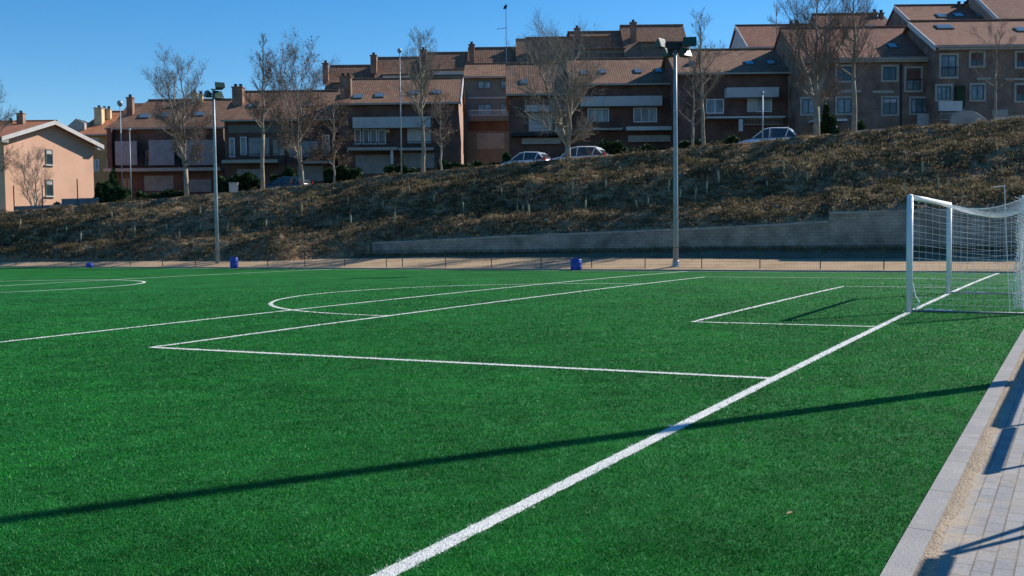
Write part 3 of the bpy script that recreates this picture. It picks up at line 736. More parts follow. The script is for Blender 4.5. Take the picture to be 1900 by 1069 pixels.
def topz(u, s):   # s 0..1 from crossbar to rear; sag
    side = abs(u) / 3.66
    return HT - .02 - (.13 * (1 - side ** 4) + .24) * math.sin(math.pi * min(1, s * .99) ** 1.3) - .03 * s
def P_top(u, s): return uv(u, -.03 + (BD + .10) * s, surf(u, 0) + topz(u, s))
def P_back(u, s):  # s 0 top .. 1 ground
    return uv(u, BD + .07 + .12 * math.sin(math.pi * s) + .04 * math.sin(u * 3 + s * 5), surf(u, 0) + lerp(topz(u, 1), .04, s))
def P_side(u, s, h):   # s 0..1 front to back; h 0 ground..1 top
    zt = topz(u, s); return uv(u + (.05 * math.sin(s * 6 + h * 4)) * (1 if u < 0 else -1), -.05 + (BD + .12) * s, surf(u, 0) + lerp(.04, zt, h))
def wire(f, n): nb.tube([f(i / n) for i in range(n + 1)], cr, 3, False)
sp = .155
nu = int(7.32 / sp)
for i in range(nu + 1):
    u = -3.66 + 7.32 * i / nu
    wire(lambda s: P_top(u, s), 10); wire(lambda s: P_back(u, s), 8)
for k in range(0, 17): wire(lambda s: P_top(-3.66 + 7.32 * s, k / 16), 24)
for k in range(1, 18): wire(lambda s: P_back(-3.66 + 7.32 * s, k / 18), 24)
for u in (-3.66, 3.66):
    for k in range(0, 17): wire(lambda h: P_side(u, k / 16, h), 8)
    for k in range(0, 18): wire(lambda s: P_side(u, s, k / 17), 8)
# thick border cords of the net top
for u in (-3.64, 3.64): nb.tube([P_top(u, i / 12) for i in range(13)], .011, 5, False)
nb.tube([P_top(-3.66 + 7.32 * i / 24, 1) for i in range(25)], .010, 5, False)
# bunched net gathered on the near rear support
for k in range(26):
    ang = rr.uniform(0, 6.28); rad = rr.uniform(.02, .17); ph = rr.uniform(0, 6)
    nb.tube([uv(-3.66 + math.cos(ang) * rad * (.5 + .8 * i / 9), BD + .10 + math.sin(ang) * rad * (.5 + .8 * i / 9) + .04 * math.sin(ph + i * 1.4), gz + 2.42 - 2.3 * i / 9) for i in range(10)], .0055, 3, False)
for k in range(34):
    h = .15 + 2.2 * k / 34; nb.tube([uv(-3.80 + .06 * math.sin(k), BD + .28, gz + h + .10), uv(-3.66, BD + .08, gz + h), uv(-3.5, BD - .05, gz + h + .12)], .0055, 3, False)
nb.build('net', M['net'], gr)
b = MB()
for (u, v) in ((-3.5, -.28), (3.7, -.35)):
    z = surf(u, 0); pts = [uv(u + .05 * math.sin(i * 1.1), v - .09 * i, z + .015 + .05 * abs(math.sin(i * 1.9 + u))) for i in range(7)]
    b.tube(pts, .022, 5)
b.tube([uv(-3.66, -.06, gz + .62), uv(-3.66, -.12, gz + .35), uv(-3.66, -.20, gz + .22), uv(-3.66, -.10, gz + .03)], .016, 5)
b.build('loose_net', M['net'], gr)
#@@BUILDINGS
# ------------------------------------------------------------------ houses along the street above the bank
def ground_z(px, d):
    P = at(px, 300, d); return bank_h(P.x, P.y)
class House:
    """front wall upright at depth d, drawn from picture measures, real size by its distance"""
    def __init__(s, name, x0, x1, d, label, cat='house', group=None, base=None):
        s.d = d; s.x0 = x0; s.x1 = x1
        xm = (x0 + x1) / 2; X = at(xm, 200, d).x; z = ground_z(xm, d) if base is None else base
        s.z0 = z - 1.2
        s.root = thing(name, (X, d, z), label, cat, group)
    def X(s, px, py=200, d=None): return at(px, py, d or s.d).x
    def Z(s, px, py, d=None): return at(px, py, d or s.d).z
    def rect(s, x0, y0, x1, y1): 
        ym = (y0 + y1) / 2; xm = (x0 + x1) / 2
        return s.X(x0, ym), s.X(x1, ym), s.Z(xm, y1), s.Z(xm, y0)
    def bx(s, name, r, out, thick, m, parent=None, bevel=0):
        a, b_, c, e = s.rect(*r); q = MB(); q.box(a, b_, s.d - out, s.d - out + thick, c, e)
        return q.build(name, M[m] if isinstance(m, str) else m, parent or s.root, bevel=bevel)
    def body(s, ye, yr, run, m='brick', rm='roof', ov=.35, rx0=None, rx1=None, hipl=0, hipr=0, depth=None, verge=None, back=True):
        """walls, with a gabled roof: eave line ye, ridge line yr, ridge run metres behind the front"""
        d = s.d; xm = (s.x0 + s.x1) / 2
        xa, xb = s.X(s.x0, ye), s.X(s.x1, ye); ze = s.Z(xm, ye); zr = s.Z(xm, yr, d + run); D = run * 2
        sl = (zr - ze) / run
        q = MB(); zt = ze - .10
        # front/back/side walls with gable tops, 2 cm under the tiles
        prof = [(0, s.z0), (D, s.z0), (D, zt), (run, zt + sl * run), (0, zt)]
        q.prism([(p[0], p[1]) for p in prof], xa, xb, lambda y, x, z: (x, d + y, z)); s.wall = q.build('wall', M[m], s.root)
        ra = xa - ov if rx0 is None else s.X(rx0, ye); rb = xb + ov if rx1 is None else s.X(rx1, ye)
        t = .16; q = MB(); yo = .45; zo = ze - sl * yo
        A = [(ra, d - yo, zo), (rb, d - yo, zo), (rb - hipr, d + run, zr), (ra + hipl, d + run, zr)]
        q.hexa(A, [(x, y, z + t) for x, y, z in A])
        Bk = [(ra + hipl, d + run + .002, zr), (rb - hipr, d + run + .002, zr), (rb, d + D + yo, zo), (ra, d + D + yo, zo)]
        q.hexa(Bk, [(x, y, z + t) for x, y, z in Bk])
        if hipl: q.quad((ra, d - yo, zo + t), (ra + hipl, d + run, zr + t), (ra, d + D + yo, zo + t))
        if hipr: q.quad((rb, d - yo, zo + t), (rb, d + D + yo, zo + t), (rb - hipr, d + run, zr + t))
        s.roof = q.build('roof', M[rm], s.root)
        c = MB(); c.tube([(ra + hipl, d + run, zr + t + .02), (rb - hipr, d + run, zr + t + .02)], .12, 7); c.build('ridge_tiles', M[rm], s.roof)
        gq = MB(); gq.tube([(ra, d - yo - .05, zo + .05), (rb, d - yo - .05, zo + .05)], .075, 6); gq.build('gutter', M['stone_trim'], s.roof)
        if verge:
            v = MB()
            for xx in verge:
                X0 = ra if xx < 0 else rb
                v.hexa([(X0 - .04, d - yo, zo - .22), (X0 + .04, d - yo, zo - .22), (X0 + .04, d + run, zr - .22), (X0 - .04, d + run, zr - .22)],
                       [(X0 - .04, d - yo, zo + t + .05), (X0 + .04, d - yo, zo + t + .05), (X0 + .04, d + run, zr + t + .05), (X0 - .04, d + run, zr + t + .05)])
            v.build('bargeboard', M['white'], s.roof)
        s.ze, s.sl, s.run, s.t = ze, sl, run, t
        return s
    def roof_pt(s, px, py):
        # where the sight line meets the front roof slope
        D = ray(px, py); nrm = Vector((0, -s.sl, 1)); p0 = Vector((0, s.d, s.ze + s.t))
        return CAMP + D * ((p0 - CAMP).dot(nrm) / D.dot(nrm))
    def skylight(s, px, py, w=17, h=12):
        P = s.roof_pt(px, py); k = P.y / FPX; w *= k; hh = .98
        ux = Vector((1, 0, 0)); uy = Vector((0, 1, s.sl)).normalized(); un = ux.cross(uy)
        def sl(w, h, lo, hi):
            c = [P + ux * a * w / 2 + uy * b_ * h / 2 for a, b_ in ((-1, -1), (1, -1), (1, 1), (-1, 1))]
            return [p + un * lo for p in c], [p + un * hi for p in c]
        q = MB(); q.hexa(*sl(w, hh, -.03, .09)); o = q.build('skylight', M['frame_g'], s.root)
        q = MB(); q.hexa(*sl(w * .82, hh * .82, .085, .105)); q.build('pane', M['skylight'], o)
    def chimney(s, x0, y0, x1, y1, m='chim', dd=None, pots=1):
        P = s.roof_pt((x0 + x1) / 2, y1) if dd is None else at((x0 + x1) / 2, y1, s.d + dd); d = P.y
        a, b_ = s.X(x0, y0, d), s.X(x1, y0, d); zt = s.Z((x0 + x1) / 2, y0, d); w = max(.5, min(.9, b_ - a)); zb = P.z - .6
        cap = .38
        q = MB(); q.box(a, b_, d, d + w, zb, zt - cap); o = q.build('chimney', M[m], s.root)
        c = MB(); c.box(a - .07, b_ + .07, d - .07, d + w + .07, zt - cap + .002, zt - cap + .10)
        c.build('cap', M['stone_trim'] if m != 'chim' else M['chim'], o)
        for i in range(pots):
            xx = lerp(a, b_, (i + .5) / pots); p = MB(); p.lathe((xx, d + w / 2, zt - cap + .102), [(.16, 0), (.14, cap - .14), (.19, cap - .12), (.19, cap - .10)], 10)
            p.build('pot', M['black'], o)
    def window(s, x0, y0, x1, y1, frame='frame_w', glass='glass', mull=1, surround=None, blind=0, sill=False, bars=0, tr=0):
        a, b_, c, e = s.rect(x0, y0, x1, y1); d = s.d; w = b_ - a; h = e - c; fw = .075
        q = MB()
        for (p, r, t, u) in ((a, a + fw, c, e), (b_ - fw, b_, c, e), (a + fw, b_ - fw, c, c + fw), (a + fw, b_ - fw, e - fw, e)): q.box(p, r, d - .05, d + .02, t, u)
        for i in range(1, mull + 1):
            xx = a + w * i / (mull + 1); q.box(xx - .035, xx + .035, d - .045, d + .02, c + fw, e - fw)
        if tr: q.box(a + fw, b_ - fw, d - .044, d + .02, c + h * tr - .03, c + h * tr + .03)
        o = q.build('window', M[frame], s.root)
        g = MB(); g.box(a + fw - .01, b_ - fw + .01, d - .012, d - .002, c + fw - .01, e - fw + .01); g.build('pane', M[glass], o)
        if surround:
            q = MB(); sw = .16
            for (p, r, t, u) in ((a - sw, a - .002, c - sw, e + sw), (b_ + .002, b_ + sw, c - sw, e + sw), (a, b_, c - sw, c - .002), (a, b_, e + .002, e + sw)): q.box(p, r, d - .08, d - .001, t, u)
            q.build('surround', M[surround], o)
        if sill:
            q = MB(); q.box(a - .12, b_ + .12, d - .16, d, c - .22, c - .12 if not surround else c - .162); q.build('sill', M['stone_trim'], o)
        if blind:
            q = MB(); q.box(a + fw, b_ - fw, d - .035, d - .015, e - fw - h * blind, e - fw); q.build('blind', M['shutter_r' if blind > .3 and surround else 'shutter'], o)
        if bars:
            q = MB(); q.box(a - .05, b_ + .05, d - .30, d - .26, c + h * bars, c + h * bars + .05)
            n = int(w / .13)
            for i in range(n + 1): xx = a + w * i / n; q.box(xx - .012, xx + .012, d - .29, d - .27, c, c + h * bars)
            q.build('railing', M['dark'], o)
    def railing(s, x0, y0, x1, y1, out=1.1, m='dark'):
        a, b_, c, e = s.rect(x0, y0, x1, y1); y = s.d - out; q = MB()
        q.box(a, b_, y, y + .05, e - .05, e); q.box(a, b_, y, y + .05, c, c + .04); n = int((b_ - a) / .14)
        for i in range(n + 1): xx = a + (b_ - a) * i / n; q.box(xx - .013, xx + .013, y + .012, y + .038, c, e)
        q.build('balcony_railing', M[m], s.root)
    def slab(s, x0, y0, x1, y1, out=1.2, m='stone_trim', name='balcony'): return s.bx(name, (x0, y0, x1, y1), out, out - .004, m)
    def garage(s, x0, y0, x1, y1, m='garage'):
        o = s.bx('garage_door', (x0, y0, x1, y1), .03, .05, m); a, b_, c, e = s.rect(x0, y0, x1, y1); q = MB()
        for i in range(1, 5): zc = lerp(c, e, i / 5); q.box(a, b_, s.d - .045, s.d - .031, zc - .03, zc + .03)
        q.build('panel_ribs', M[m], o)

# terraced row stepping up behind
SEG = [(597, 690, 125, (598, 112, 608, 146), 'first and lowest'), (690, 783, 110, (687, 97, 698, 126), 'second'), (783, 868, 101, (779, 87, 791, 116), 'third'),
       (866, 1131, 91, (870, 77, 880, 108), 'fourth'), (959, 1064, 76, (1134, 63, 974, 113), 'fifth'), (1060, 1166, 62, (1066, 47, 1076, 78), 'sixth'), (1162, 1284, 50, (1170, 36, 1181, 72), 'seventh and highest')]
wmat = ['frame_w', 'tan', 'white', 'stone_trim', 'tan', 'white', 'tan']
for i, (x0, x1, yr, ch, o) in enumerate(SEG):
    k = (x1 - x0) / 100
    h = House('terraced_house', x0, x1, 113, f'{o} step of the brown tiled terrace roofs behind, counted from the left', 'house', 'stepped terrace houses behind the front row')
    h.body(yr + 66, yr, 6.0, 'brick_light', 'roof', ov=.05)
    h.chimney(*ch, dd=3.2)
    # long box dormer across the slope
    da, db = x0 + 22 * k, x1 - 6
    dd = 2.3; P = at(da, yr + 30, 113 + dd); Q = at(db, yr + 48, 113 + dd); ztop = P.z + .0; zb = h.ze + h.sl * dd - .3
    q = MB(); q.hexa([(P.x, 113 + dd, zb), (Q.x, 113 + dd, zb), (Q.x, 113 + 5.4, zb), (P.x, 113 + 5.4, zb)], [(P.x, 113 + dd, ztop), (Q.x, 113 + dd, ztop), (Q.x, 113 + 5.4, ztop + .62), (P.x, 113 + 5.4, ztop + .62)])
    dm = q.build('dormer', M['white' if i in (1, 2, 3) else 'tan'], h.root)
    q = MB(); q.hexa([(P.x - .1, 113 + dd - .3, ztop + .002), (Q.x + .1, 113 + dd - .3, ztop + .002), (Q.x + .1, 113 + 5.5, ztop + .66), (P.x - .1, 113 + 5.5, ztop + .66)],
                     [(P.x - .1, 113 + dd - .3, ztop + .12), (Q.x + .1, 113 + dd - .3, ztop + .12), (Q.x + .1, 113 + 5.5, ztop + .78), (P.x - .1, 113 + 5.5, ztop + .78)])
    q.build('dormer_roof', M['roof'], h.root)
    zw = h.ze + h.sl * dd + .30
    for j in range(3):
        xa = lerp(P.x, Q.x, (j + .18) / 3); xb = lerp(P.x, Q.x, (j + .85) / 3)
        if ztop - zw > .4:
            q = MB(); q.box(xa, xb, 113 + dd - .05, 113 + dd + .01, zw, ztop - .15); w_ = q.build('window', M['frame_w' if i in (1, 2, 3) else 'frame_g'], h.root)
            q = MB(); q.box(xa + .08, (xa + xb) / 2 - .04, 113 + dd - .06, 113 + dd - .052, zw + .07, ztop - .21); q.box((xa + xb) / 2 + .04, xb - .08, 113 + dd - .06, 113 + dd - .052, zw + .07, ztop - .21); q.build('pane', M['glass_b' if i < 5 else 'glass'], w_)
# aerial mast and small aerial on the terrace
P = at(940, 135, 106); T = at(940, 6, 106); t = thing('aerial_mast', P, 'very tall thin aerial mast with a small box at its tip, above the terrace roofs', 'aerial')
b = MB(); b.tube([(P.x, 106, P.z - .3), (P.x, 106, T.z)], .035, 6); b.build('mast', M['galv'], t)
b = MB(); z = at(940, 52, 106).z; b.tube([(P.x - .95, 106, z - .1), (P.x + .12, 106, z)], .022, 5)
for i in range(7): b.tube([(P.x - .9 + .14 * i, 105.75, z - .09 + .013 * i), (P.x - .9 + .14 * i, 106.25, z - .09 + .013 * i)], .012, 4)
b.build('antenna', M['galv'], t)
b = MB(); z = at(940, 12, 106).z; b.hexa([(P.x - .28, 105.9, z - .22), (P.x + .02, 105.9, z - .26), (P.x + .02, 106.1, z - .26), (P.x - .28, 106.1, z - .22)], [(P.x - .1, 105.9, z + .12), (P.x + .16, 105.9, z + .1), (P.x + .16, 106.1, z + .1), (P.x - .1, 106.1, z + .12)]); b.build('box', M['dark'], t)
# C far left, orange roof behind the peach house
h = House('brick_house', -70, 68, 122, 'orange roofed house at the far left behind the peach gable, with brick chimneys', base=2.2)
h.body(252, 228, 5, 'ochre', 'roof_o'); h.chimney(30, 205, 42, 240, 'chim', 3.5); h.chimney(13, 219, 23, 236, 'chim', 4.2)
# B ochre house
h = House('ochre_house', 158, 258, 121, 'ochre house with orange roof and cream chimneys, right of the peach gable house', base=3)
h.body(248, 210, 5.5, 'ochre', 'roof_o', ov=1.2, hipl=1.2)
h.chimney(174, 195, 188, 232, 'cream', None); h.chimney(189, 197, 195, 222, 'cream', None); h.chimney(197, 197, 204, 222, 'cream', None)
P = h.roof_pt(140, 238); q = MB(); d0 = P.y - .6
q.prism([(at(124, 240, d0).x, P.z - .6), (at(157, 240, d0).x, P.z - .6), (at(157, 240, d0).x, at(150, 228, d0).z), (at(141, 220, d0).x, at(141, 220, d0).z), (at(124, 240, d0).x, at(126, 235, d0).z)], d0, d0 + 3.2)
o = q.build('dormer', M['stone_trim'], h.root)
for r in ((169, 256, 183, 278), (199, 256, 212, 278), (170, 296, 184, 318), (199, 296, 212, 318)): h.window(*r, glass='glass_b')

# A peach gable house, turned so that its gable catches the sun
def peach():
    d = 98; yaw = R_(60); A = at(8, 300, 90.5)
    ex = Vector((math.cos(yaw), math.sin(yaw), 0)); ey = Vector((-math.sin(yaw), math.cos(yaw), 0))
    # right end of the gable: where the sight line at px 170 meets the wall plane
    D = ray(173, 300); A2 = Vector((A.x, A.y, 0)); den = D.x * ey.x + D.y * ey.y; tt = (A2.x * ey.x + A2.y * ey.y) / den; Bp = CAMP + D * tt
    W = (Vector((Bp.x, Bp.y, 0)) - A2).length
    def zat(px, py):
        D = ray(px, py); tt = (A2.x * ey.x + A2.y * ey.y) / (D.x * ey.x + D.y * ey.y); P = CAMP + D * tt; return P.z, (Vector((P.x, P.y, 0)) - A2).dot(ex)
    zl, _ = zat(12, 259); zp, wp = zat(93, 230); zr_, _ = zat(170, 268); zb, _ = zat(100, 400)
    def L(x, y, z): v = A2 + ex * x + ey * y; return (v.x, v.y, z)
    t = thing('peach_house', L(W / 2, 0, zb), 'peach coloured house at the left, its sunlit gable end with two windows facing the pitch', 'house')
    ze = (zl + zr_) / 2; q = MB(); q.prism([(0, zb - 1), (W, zb - 1), (W, ze), (wp, zp), (0, ze)], 0, 9, lambda x, y, z: L(x, y, z)); q.build('wall', M['peach'], t)
    q = MB(); ov = .65; th = .22
    for (xa, za, xb, zb_) in ((-ov, ze - ov * (zp - ze) / wp, wp, zp), (wp, zp, W + ov, ze - ov * (zp - ze) / (W - wp))):
        q.hexa([L(xa, -.7, za + .01), L(xb, -.7, zb_ + .01), L(xb, 9.5, zb_ + .01), L(xa, 9.5, za + .01)], [L(xa, -.7, za + th), L(xb, -.7, zb_ + th), L(xb, 9.5, zb_ + th), L(xa, 9.5, za + th)])
    r_ = q.build('roof', M['roof_o'], t)
    q = MB()
    for (xa, za, xb, zb_) in ((-ov - .02, ze - ov * (zp - ze) / wp, wp - .003, zp), (wp + .003, zp, W + ov + .02, ze - ov * (zp - ze) / (W - wp))):
        q.hexa([L(xa, -.76, za - .10), L(xb, -.76, zb_ - .10), L(xb, -.703, zb_ - .10), L(xa, -.703, za - .10)], [L(xa, -.76, za + th + .05), L(xb, -.76, zb_ + th + .05), L(xb, -.703, zb_ + th + .05), L(xa, -.703, za + th + .05)])
    q.build('bargeboard', M['white'], r_)
    q = MB()
    for xa, xb in ((-ov, .02), (W - .02, W + ov)): q.hexa([L(xa, -.68, ze - .42), L(xb, -.68, ze - .42), L(xb, -.02, ze - .42), L(xa, -.02, ze - .42)], [L(xa, -.68, ze - .05), L(xb, -.68, ze - .05), L(xb, -.02, ze - .05), L(xa, -.02, ze - .05)])
    q.build('eave_box', M['stone_trim'], r_)
    for (x0, y0, x1, y1) in ((84, 277, 98, 306), (84, 333, 99, 364)):
        zt, xa = zat(x0, y0); zb2, xb = zat(x1, y1); zt2, _ = zat(x1, y0); f = .09
        q = MB()
        for a_, b_, c_, e_ in ((xa, xa + f, zb2, zt), (xb - f, xb, zb2, zt), (xa + f, xb - f, zb2, zb2 + f), (xa + f, xb - f, zt - f, zt), (xa + f, xb - f, lerp(zb2, zt, .62), lerp(zb2, zt, .62) + .05)):
            q.hexa([L(a_, -.05, c_), L(b_, -.05, c_), L(b_, .02, c_), L(a_, .02, c_)], [L(a_, -.05, e_), L(b_, -.05, e_), L(b_, .02, e_), L(a_, .02, e_)])
        w_ = q.build('window', M['frame_g'], t)
        q = MB(); q.hexa([L(xa + f, -.02, zb2 + f), L(xb - f, -.02, zb2 + f), L(xb - f, -.004, zb2 + f), L(xa + f, -.004, zb2 + f)], [L(xa + f, -.02, zt - f), L(xb - f, -.02, zt - f), L(xb - f, -.004, zt - f), L(xa + f, -.004, zt - f)]); q.build('pane', M['glass'], w_)
        q = MB(); q.hexa([L(xa + f, -.04, lerp(zb2, zt, .70)), L(xb - f, -.04, lerp(zb2, zt, .70)), L(xb - f, -.022, lerp(zb2, zt, .70)), L(xa + f, -.022, lerp(zb2, zt, .70))], [L(xa + f, -.04, zt - f), L(xb - f, -.04, zt - f), L(xb - f, -.022, zt - f), L(xa + f, -.022, zt - f)]); q.build('blind', M['shutter'], w_)
        q = MB(); q.hexa([L(xa - .1, -.14, zb2 - .1), L(xb + .1, -.14, zb2 - .1), L(xb + .1, .0, zb2 - .1), L(xa - .1, .0, zb2 - .1)], [L(xa - .1, -.14, zb2), L(xb + .1, -.14, zb2), L(xb + .1, .0, zb2), L(xa - .1, .0, zb2)]); q.build('sill', M['white'], w_)
peach()
# low garden wall and thin fence posts in front of the peach house
def low_wall(pts, d, h, label, m='groundbar'):
    P = [at(px, py, d) for px, py in pts]; t = thing('garden_wall', P[0], label, 'wall'); b = MB(); c = MB()
    for A, B in zip(P, P[1:]):
        b.hexa([(A.x, A.y, A.z - h - 1), (B.x, B.y, B.z - h - 1), (B.x, B.y + .25, B.z - h - 1), (A.x, A.y + .25, A.z - h - 1)], [(A.x, A.y, A.z - .08), (B.x, B.y, B.z - .08), (B.x, B.y + .25, B.z - .08), (A.x, A.y + .25, A.z - .08)])
        c.hexa([(A.x, A.y - .04, A.z - .078), (B.x, B.y - .04, B.z - .078), (B.x, B.y + .29, B.z - .078), (A.x, A.y + .29, A.z - .078)], [(A.x, A.y - .04, A.z), (B.x, B.y - .04, B.z), (B.x, B.y + .29, B.z), (A.x, A.y + .29, A.z)])
    b.build('wall_face', M[m], t); c.build('coping', M['coping'], t)
low_wall([(26, 383), (70, 381.5), (112, 379.5)], 89.2, 1.2, 'low grey blue garden wall below the peach house, lower left part')
low_wall([(114, 369), (150, 368), (184, 367)], 90.6, 1.2, 'low grey blue garden wall at the right corner of the peach house')
for px, py, lab in ((25, 346, 'thin dark fence post at the left corner of the peach house'), (78, 344, 'thin dark fence post left of the lower peach house window'), (143, 334, 'thin dark fence post right of the lower peach house window')):
    T = at(px, py, 89.0); t = thing('fence_post', (T.x, T.y, T.z - 3), lab, 'post'); b = MB(); b.tube([(T.x, T.y, T.z - 3.2), (T.x, T.y, T.z)], .045, 6); b.build('pole', M['dark'], t); b = MB(); b.ball((T.x, T.y, T.z + .02), .06, 6, 4); b.build('finial', M['dark'], t)

# D left long row
h = House('brick_house', 206, 414, 105, 'leftmost brick row house with white balcony panels and cream chimneys')
h.body(235, 189, 5, 'brick', 'roof', ov=.5, hipl=2.6)
h.chimney(234, 175, 245, 214); h.chimney(355, 167, 364, 190, 'cream'); h.chimney(368, 169, 375, 190, 'cream')
for x, y in ((268, 216), (305, 214), (370, 212)): h.skylight(x, y, 20)
h.slab(205, 240, 214, 318, .9, 'brick', 'side_wall')
for r in ((222, 264, 262, 308), (284, 262, 330, 308), (346, 262, 402, 308)): h.bx('balcony_panel', r, 1.2, .10, 'panel')
h.railing(262, 296, 284, 309, 1.15); h.railing(330, 296, 346, 309, 1.15); h.bx('downpipe', (334, 240, 336.5, 312), .08, .08, 'dark'); h.window(264, 278, 282, 308, 'shutter_r', 'glass', 1); h.window(331, 275, 345, 306, 'frame_g', 'glass', 0)
h.slab(200, 313, 414, 319); h.garage(268, 326, 322, 354); h.garage(352, 333, 392, 356)
h.window(226, 330, 246, 352, 'frame_g', 'glass')
# E
h = House('brick_house', 416, 622, 97, 'brick row house with a dark chimney at its left end, behind the tallest slim tree')
h.body(220, 173, 5, 'brick', 'roof', ov=.2)
h.chimney(430, 155, 449, 197, 'chim', None, 2)
for x, y in ((470, 196), (568, 194)): h.skylight(x, y, 18)
h.bx('fascia', (424, 232, 520, 247), .10, .098, 'tan'); h.window(426, 256, 436, 292, 'frame_w', 'glass_b', 0)
for r in ((462, 256, 500, 290), (536, 262, 592, 292)): h.bx('balcony_panel', r, .06, .058, 'panel')
h.window(505, 258, 530, 290, 'frame_g', 'glass'); h.window(598, 250, 612, 290, 'frame_w', 'glass_b', 0)
h.railing(420, 287, 520, 298, 1.1); h.bx('downpipe', (528, 224, 530.5, 336), .08, .08, 'dark'); h.window(446, 254, 458, 288, 'frame_w', 'glass_b', 0); h.slab(418, 298, 520, 304); h.slab(560, 300, 622, 305); h.garage(552, 308, 600, 336); h.garage(440, 314, 490, 342)
h.railing(530, 286, 618, 300)
# F
h = House('brick_house', 626, 850, 93, 'brick house with white french doors and a sunlit right gable edge')
h.body(190, 150, 5, 'brick', 'roof', ov=.25, verge=(1,))
h.chimney(630, 135, 650, 182, 'chim', None, 2)
for x, y in ((664, 180), (704, 178), (768, 173), (809, 172)): h.skylight(x, y, 18)
h.bx('fascia', (657, 219, 800, 239), .9, .896, 'shutter')
for x0, x1 in ((658, 670), (673, 685), (687, 700), (702, 716)): h.window(x0, 240, x1, 268, 'frame_w', 'glass', 0)
h.bx('roller_blind', (756, 238, 800, 266), .08, .078, 'shutter'); h.bx('wall_lamp', (717, 241, 723, 247), .2, .2, 'cream')
h.railing(655, 265, 802, 275, 1.2); h.slab(648, 275, 740, 281); h.slab(742, 276, 806, 281)
h.garage(660, 288, 724, 322); h.garage(748, 284, 806, 312)
q = MB(); X_ = h.X(850, 190); run_ = 5; zt_ = h.ze - .12
q.prism([(0.03, h.z0), (9.97, h.z0), (9.97, zt_), (5, zt_ + h.sl * 5 - .02), (0.03, zt_)], X_ + .002, X_ + .04, lambda y, x, z: (x, 93 + y, z)); q.build('end_wall', M['pink_brick'], h.root)
h.bx('porch_pier', (727, 280, 732, 306), 1.0, .3, 'white')
# G
h = House('tan_house', 862, 946, 104, 'narrow tan rendered house with blue green windows, between the brick houses')
h.body(142, 122, 4, 'tan', 'roof', ov=.1)
for r in ((886, 150, 911, 165), (929, 150, 941, 165)): h.window(*r, 'frame_g', 'glass_b', 1)
for r in ((886, 193, 912, 214), (929, 192, 941, 212)): h.window(*r, 'frame_g', 'glass_b', 1)
h.bx('string_course', (868, 180, 944, 183), .08, .079, 'stone_trim'); h.slab(872, 216, 942, 226, .9, 'tan'); h.railing(872, 206, 942, 216, .9, 'frame_w')
h.bx('brick_band', (869, 227, 944, 243), .05, .049, 'brick'); h.garage(885, 247, 936, 276)
# H left half
h = House('brick_house', 944, 1062, 89, 'brick house with a large white blind, behind the big spreading tree')
h.body(172, 122, 5, 'brick', 'roof', ov=.25)
h.skylight(972, 153, 15)
h.bx('fascia', (974, 197, 1062, 209), .9, .896, 'shutter'); h.bx('roller_blind', (981, 210, 1025, 244), .08, .078, 'shutter'); h.window(1030, 212, 1052, 244, 'frame_w', 'glass')
h.slab(950, 248, 1062, 254, 1.0, 'dark'); h.bx('garden_slab', (968, 257, 1040, 268), .4, .39, 'stone_trim')
# H right half
h = House('brick_house', 1063, 1254, 89, 'brick house with four small skylights and a white window, left of the tall lamp pole')
h.body(154, 113, 5, 'brick', 'roof', ov=.25)
for x, y in ((1083, 136), (1117, 134), (1183, 133), (1222, 132)): h.skylight(x, y, 13)
h.bx('fascia', (1076, 181, 1226, 199), .9, .896, 'shutter')
h.window(1175, 200, 1219, 227, 'frame_w', 'glass_b', 2); h.window(1090, 201, 1130, 227, 'frame_w', 'glass_b', 2)
h.railing(1082, 228, 1150, 240, 1.1); h.slab(1072, 240, 1152, 244, 1.1, 'stone_trim'); h.slab(1160, 237, 1254, 244, 1.1, 'white'); h.bx('garden_slab', (1165, 252, 1252, 264), .4, .39, 'stone_trim')
h.bx('downpipe', (1259 - 10, 176, 1251, 260), .08, .08, 'dark')
# I
h = House('brick_house', 1256, 1480, 85, 'brick house right of the tall lamp pole, white fascia and pale balcony line')
h.body(134, 96, 5, 'brick', 'roof', ov=.25)
for x, y in ((1390, 118), (1431, 117)): h.skylight(x, y, 16)
h.bx('roof_vent', (1284, 108, 1294, 121), -1.2, .6, 'stone_trim')
h.bx('fascia', (1344, 165, 1440, 183), .9, .896, 'shutter')
h.window(1310, 184, 1343, 211, 'frame_w', 'glass_b', 1); h.bx('roller_blind', (1386, 181, 1402, 208), .08, .078, 'shutter'); h.window(1403, 181, 1432, 208, 'frame_w', 'glass_b', 1)
h.slab(1306, 219, 1450, 222, 1.2, 'white'); h.railing(1376, 222, 1446, 234, 1.0, 'stone_trim'); h.bx('porch_pier', (1366, 224, 1373, 246), 1.1, .3, 'white')
h.bx('end_pier', (1473, 150, 1482, 245), .5, .5, 'stone_trim'); h.bx('downpipe', (1463, 140, 1466, 240), .08, .08, 'stone_trim')
h.bx('garden_slab', (1480, 216, 1512, 236), 1.5, .4, 'white')
# J
h = House('stone_house', 1483, 1735, 82, 'brown brick house with white framed windows and cornice, behind the two tall trees at right')
h.body(107, 55, 5.5, 'brick_light', 'roof_r', ov=.1)
h.bx('cornice', (1483, 108, 1734, 117), .42, .418, 'stone_trim')
h.skylight(1655, 86, 16)
h.window(1638, 124, 1663, 149, 'frame_g', 'glass', 1, 'stone_trim'); h.window(1681, 127, 1708, 167, 'frame_g', 'glass_b', 1, 'stone_trim', .5, True, .45)
h.window(1553, 183, 1580, 210, 'frame_g', 'glass_b', 1, 'stone_trim'); h.window(1638, 182, 1664, 212, 'frame_g', 'glass', 1, 'stone_trim', .22); h.window(1690, 183, 1721, 210, 'frame_g', 'glass_b', 2, 'stone_trim'); h.window(1488, 184, 1512, 211, 'frame_g', 'glass_b', 1, 'stone_trim')
h.window(1553, 124, 1580, 150, 'frame_g', 'glass', 1, 'stone_trim')
